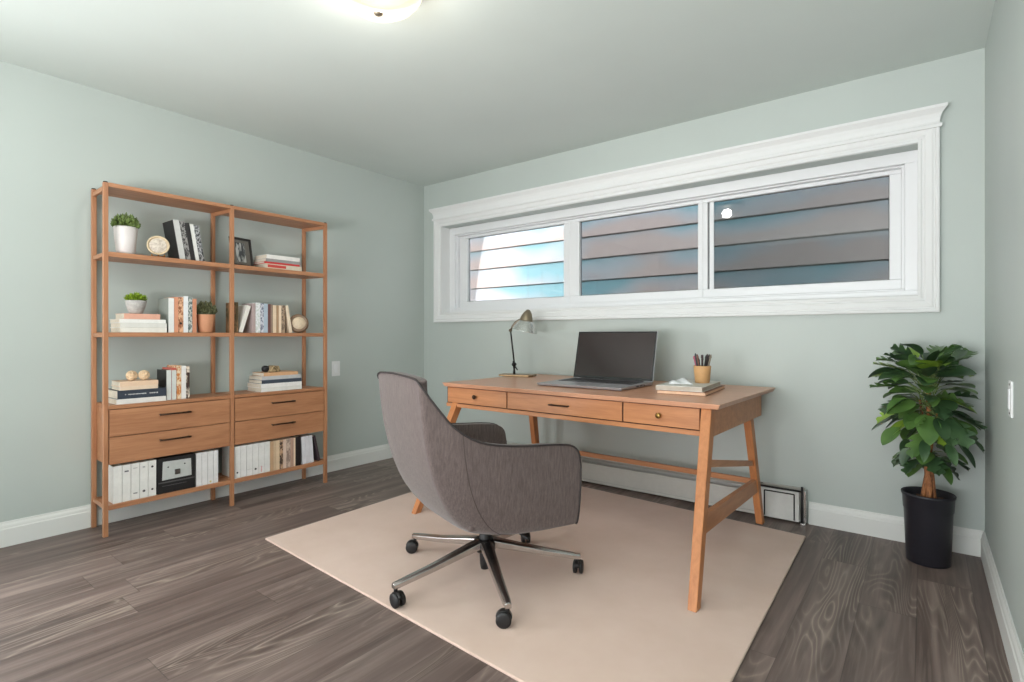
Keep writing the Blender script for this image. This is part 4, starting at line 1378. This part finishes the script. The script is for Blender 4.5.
for aw, RL in angs_world:
    a = math.radians(aw - (70 - 90))
    dv = Vector((math.cos(a), math.sin(a), 0)); sv = Vector((-math.sin(a), math.cos(a), 0))
    bm = bmesh.new()
    secs = [(0.035, 0.162, 0.054, 0.030), (0.12, 0.144, 0.046, 0.026), (0.26, 0.114, 0.037, 0.021), (RL - 0.02, 0.089, 0.030, 0.018), (RL + 0.008, 0.084, 0.024, 0.016)]
    rings = []
    for r, z, w_, h in secs:
        c = dv * r
        rings.append([bm.verts.new(c + sv * (w_ / 2 * a_) + Vector((0, 0, z + b_))) for a_, b_ in ((-1, -h), (1, -h), (1, 0), (0.45, 0.006), (-0.45, 0.006), (-1, 0))])
    for i in range(len(rings) - 1):
        for k in range(6):
            bm.faces.new((rings[i][k], rings[i][(k + 1) % 6], rings[i + 1][(k + 1) % 6], rings[i + 1][k]))
    bm.faces.new(rings[0]); bm.faces.new(rings[-1])
    lg = obj('base_leg', bm, M_CHROME, ch, bevel=0.0025)
    # caster: twin wheels with hood
    cc = dv * (RL - 0.004)
    sw = math.radians(aw * 3.3)
    wd = Vector((math.cos(sw), math.sin(sw), 0))
    ax = Vector((-wd.y, wd.x, 0))
    hub_c = cc + wd * 0.014 + Vector((0, 0, 0.0290))
    bm = bmesh.new()
    for s in (-1, 1):
        Mw = Matrix.Translation(hub_c + ax * s * 0.013) @ ax.to_track_quat('Z', 'Y').to_matrix().to_4x4()
        lathe(bm, [(0, -0.009), (0.020, -0.009), (0.0285, -0.006), (0.0285, 0.006), (0.020, 0.009), (0, 0.009)], 24, Mw)
    cs = obj('caster', bm, M_BLACK, ch, smooth=True)
    bm = bmesh.new()
    tube(bm, [cc + Vector((0, 0, 0.045)), cc + Vector((0, 0, 0.074))], 0.0075, 10)
    arc = [hub_c + wd * (0.031 * math.cos(t_)) + Vector((0, 0, 0.031 * math.sin(t_))) for t_ in [math.radians(q) for q in range(20, 175, 15)]]
    for i in range(len(arc) - 1):
        A0, A1 = arc[i], arc[i + 1]
        vs = [bm.verts.new(p) for p in (A0 - ax * 0.012, A0 + ax * 0.012, A1 + ax * 0.012, A1 - ax * 0.012)]
        bm.faces.new(vs)
    bmesh.ops.remove_doubles(bm, verts=bm.verts, dist=1e-5)
    h_ = obj('caster_hood', bm, M_DARKMET, cs, smooth=True)
    sm = h_.modifiers.new('solid', 'SOLIDIFY'); sm.thickness = 0.002

# ------------------------------------------------------------ big potted plant
PX, PY = 0.018, 3.168
pt = thing('potted_plant', 'tall leafy green plant in a black plastic pot in the corner', 'potted plant', (PX, PY, 0.0))
bm = bmesh.new()
lathe(bm, [(0, 0.001), (0.080, 0.001), (0.084, 0.006), (0.093, 0.245), (0.096, 0.250), (0.099, 0.310), (0.103, 0.313), (0.104, 0.322), (0.101, 0.326), (0.097, 0.322), (0.094, 0.300), (0.092, 0.28), (0, 0.278)], 48)
n_ = NT('black_plastic_pot'); n_.set(lin((36, 35, 42)), 0.38); n_.bump(n_.noise(n_.obj(), 40, 2), 0.03, 0.002)
obj('pot', bm, n_.m, pt, smooth=True)
bm = bmesh.new(); lathe(bm, [(0, 0.298), (0.06, 0.294), (0.094, 0.286)], 32)
random.seed(5)
for v in bm.verts:
    v.co.z += random.uniform(-0.004, 0.004)
for k in range(26):
    a = random.uniform(0, 2 * PI); r = random.uniform(0.03, 0.072)
    M = Matrix.Translation((r * math.cos(a), r * math.sin(a), 0.296)) @ Matrix.Rotation(random.uniform(0, PI), 4, 'Z') @ Matrix.Rotation(random.uniform(-0.3, 0.3), 4, 'X')
    bx(bm, (-0.014, -0.005, -0.003), (0.014, 0.005, 0.003), M)
obj('soil', bm, plain((96, 74, 60), 0.95, 0, 0.45, 60), pt)
bm = bmesh.new()
stems = [[(0.0, 0.0, 0.275), (0.004, 0.002, 0.36), (-0.004, 0.0, 0.50), (0.004, 0.004, 0.66), (0.0, 0.0, 0.80)],
         [(0.022, 0.012, 0.275), (0.016, 0.006, 0.38), (0.006, -0.008, 0.50), (-0.014, -0.002, 0.62), (-0.03, 0.0, 0.76)],
         [(-0.022, -0.006, 0.275), (-0.012, -0.008, 0.36), (0.004, 0.004, 0.48), (0.02, 0.006, 0.60), (0.04, 0.006, 0.74)]]
for s_, r in zip(stems, (0.0155, 0.010, 0.009)):
    pts = cat(s_, 5)
    tube(bm, pts, [r * (1.15 - 0.6 * i / (len(pts) - 1)) for i in range(len(pts))], 10)
n_ = NT('brown_bark'); f_ = n_.noise(n_.obj((1, 1, 0.25)), 90, 4, 0.7)
n_.set(n_.ramp(f_, [(0.36, lin((92, 54, 34))), (0.64, lin((184, 122, 76)))]), 0.8); n_.bump(f_, 0.5, 0.004)
obj('trunk', bm, n_.m, pt, smooth=True)

def leaf_mat(name, a, b):
    n = NT(name)
    f = n.noise(n.obj(), 9, 2)
    n.set(n.ramp(f, [(0.35, lin(a)), (0.65, lin(b))]), 0.32)
    n.b.inputs['Specular IOR Level'].default_value = 0.55
    return n.m
LM = [leaf_mat('dark_green_leaf', (42, 66, 44), (70, 98, 62)), leaf_mat('mid_green_leaf', (66, 98, 48), (94, 128, 64)), leaf_mat('fresh_green_leaf', (118, 150, 46), (140, 172, 62))]

def leaf_geo(bm, P, d, nrm, Lf, W_, lobes, mi, droop):
    """leaf blade from P along d, blade normal nrm; lobes>0 cuts the margin"""
    d = d.normalized(); s = d.cross(nrm).normalized(); up = s.cross(d).normalized()
    n = 12
    mids, lf, rt = [], [], []
    for k in range(n + 1):
        t = k / n
        wprof = (math.sin(PI * min(1, t ** 0.8)) ** 0.7) if 0 < t < 1 else 0
        cut = 1.0
        if lobes and 0 < k < n:
            cut = (1.0, 1.12, 0.5)[k % 3]
        c = P + d * (Lf * t) - Vector((0, 0, 1)) * (droop * Lf * t * t) + up * 0.0
        wv = W_ / 2 * wprof * cut
        mids.append(bm.verts.new(c))
        ed = 0.16 * wv
        fw = d * ((0.7 if lobes else 0.25) * wv)
        lf.append(bm.verts.new(c + s * wv + up * ed * 1.3 + fw))
        rt.append(bm.verts.new(c - s * wv + up * ed * 1.3 + fw))
    for k in range(n):
        f1 = bm.faces.new((mids[k], lf[k], lf[k + 1], mids[k + 1]))
        f2 = bm.faces.new((mids[k], mids[k + 1], rt[k + 1], rt[k]))
        f1.material_index = f2.material_index = mi
        f1.smooth = f2.smooth = True

random.seed(21)
bml = bmesh.new()
bmp = bmesh.new()
XW, YW = XR - PX - 0.018, YB - PY - 0.018
def inside(p):
    return p.x < XW and p.y < YW
def add_leaf(base, az, el, pet, Lf, W_, lobes, mi, droop):
    dh = Vector((math.cos(az), math.sin(az), 0))
    d0 = dh * math.cos(el) + Vector((0, 0, math.sin(el)))
    tip = base + d0 * pet
    d = (dh * math.cos(el - 0.55) + Vector((0, 0, math.sin(el - 0.55))))
    end = tip + d * Lf - Vector((0, 0, droop * Lf))
    side = Vector((-dh.y, dh.x, 0)) * W_ * 0.5
    for q in (tip, end, tip + d * Lf * 0.5 + side, tip + d * Lf * 0.5 - side):
        if not inside(q) or (q - Vector((0, 0, q.z))).length > 0.250:
            return False
    mid = base + (tip - base) * 0.5 + Vector((0, 0, 0.012))
    tube(bmp, [base, mid, tip], [0.0026, 0.002, 0.0016], 5, caps=False)
    nrm = Vector((0, 0, 1)) + Vector((random.uniform(-0.45, 0.45), random.uniform(-0.45, 0.45), 0)) + dh * 0.25
    leaf_geo(bml, tip, d, nrm, Lf, W_, lobes, mi, droop)
    return True
count = 0
tries = 0
while count < 122 and tries < 4000:
    tries += 1
    u = random.random() ** 0.8
    z = 0.64 + 0.20 * u
    az = random.uniform(0, 2 * PI)
    el = -0.15 + 1.35 * u ** 1.3 + random.uniform(-0.22, 0.22)
    pet = random.uniform(0.05, 0.15)
    Lf = random.uniform(0.095, 0.155)
    mi = random.choices((0, 1, 2), weights=(4, 4.0, 0.5 + 2.6 * (u > 0.6)))[0]
    b_ = Vector((random.uniform(-0.03, 0.03), random.uniform(-0.02, 0.02), z))
    if add_leaf(b_, az, el, pet, Lf, Lf * random.uniform(0.52, 0.72), random.random() < 0.45, mi, random.uniform(0.05, 0.4)):
        count += 1
for k in range(9):
    az = -2.2 + 0.55 * k
    add_leaf(Vector((0, 0, 0.62)), az, random.uniform(-0.55, -0.15), random.uniform(0.12, 0.17), random.uniform(0.07, 0.10), 0.042, False, 0, 0.3)
for k in range(17):
    az = 2 * PI * k / 17 + random.uniform(-0.2, 0.2)
    add_leaf(Vector((0, 0, random.uniform(0.46, 0.52))), az, random.uniform(-0.15, 0.45), random.uniform(0.02, 0.06), random.uniform(0.09, 0.12), 0.078, k % 3 != 0, 0 if k % 3 else 1, 0.35)
o = obj('foliage', bml, LM, pt)
for p in o.data.polygons:
    p.use_smooth = True
obj('leaf_stalks', bmp, plain((110, 128, 74), 0.6), pt, smooth=True)
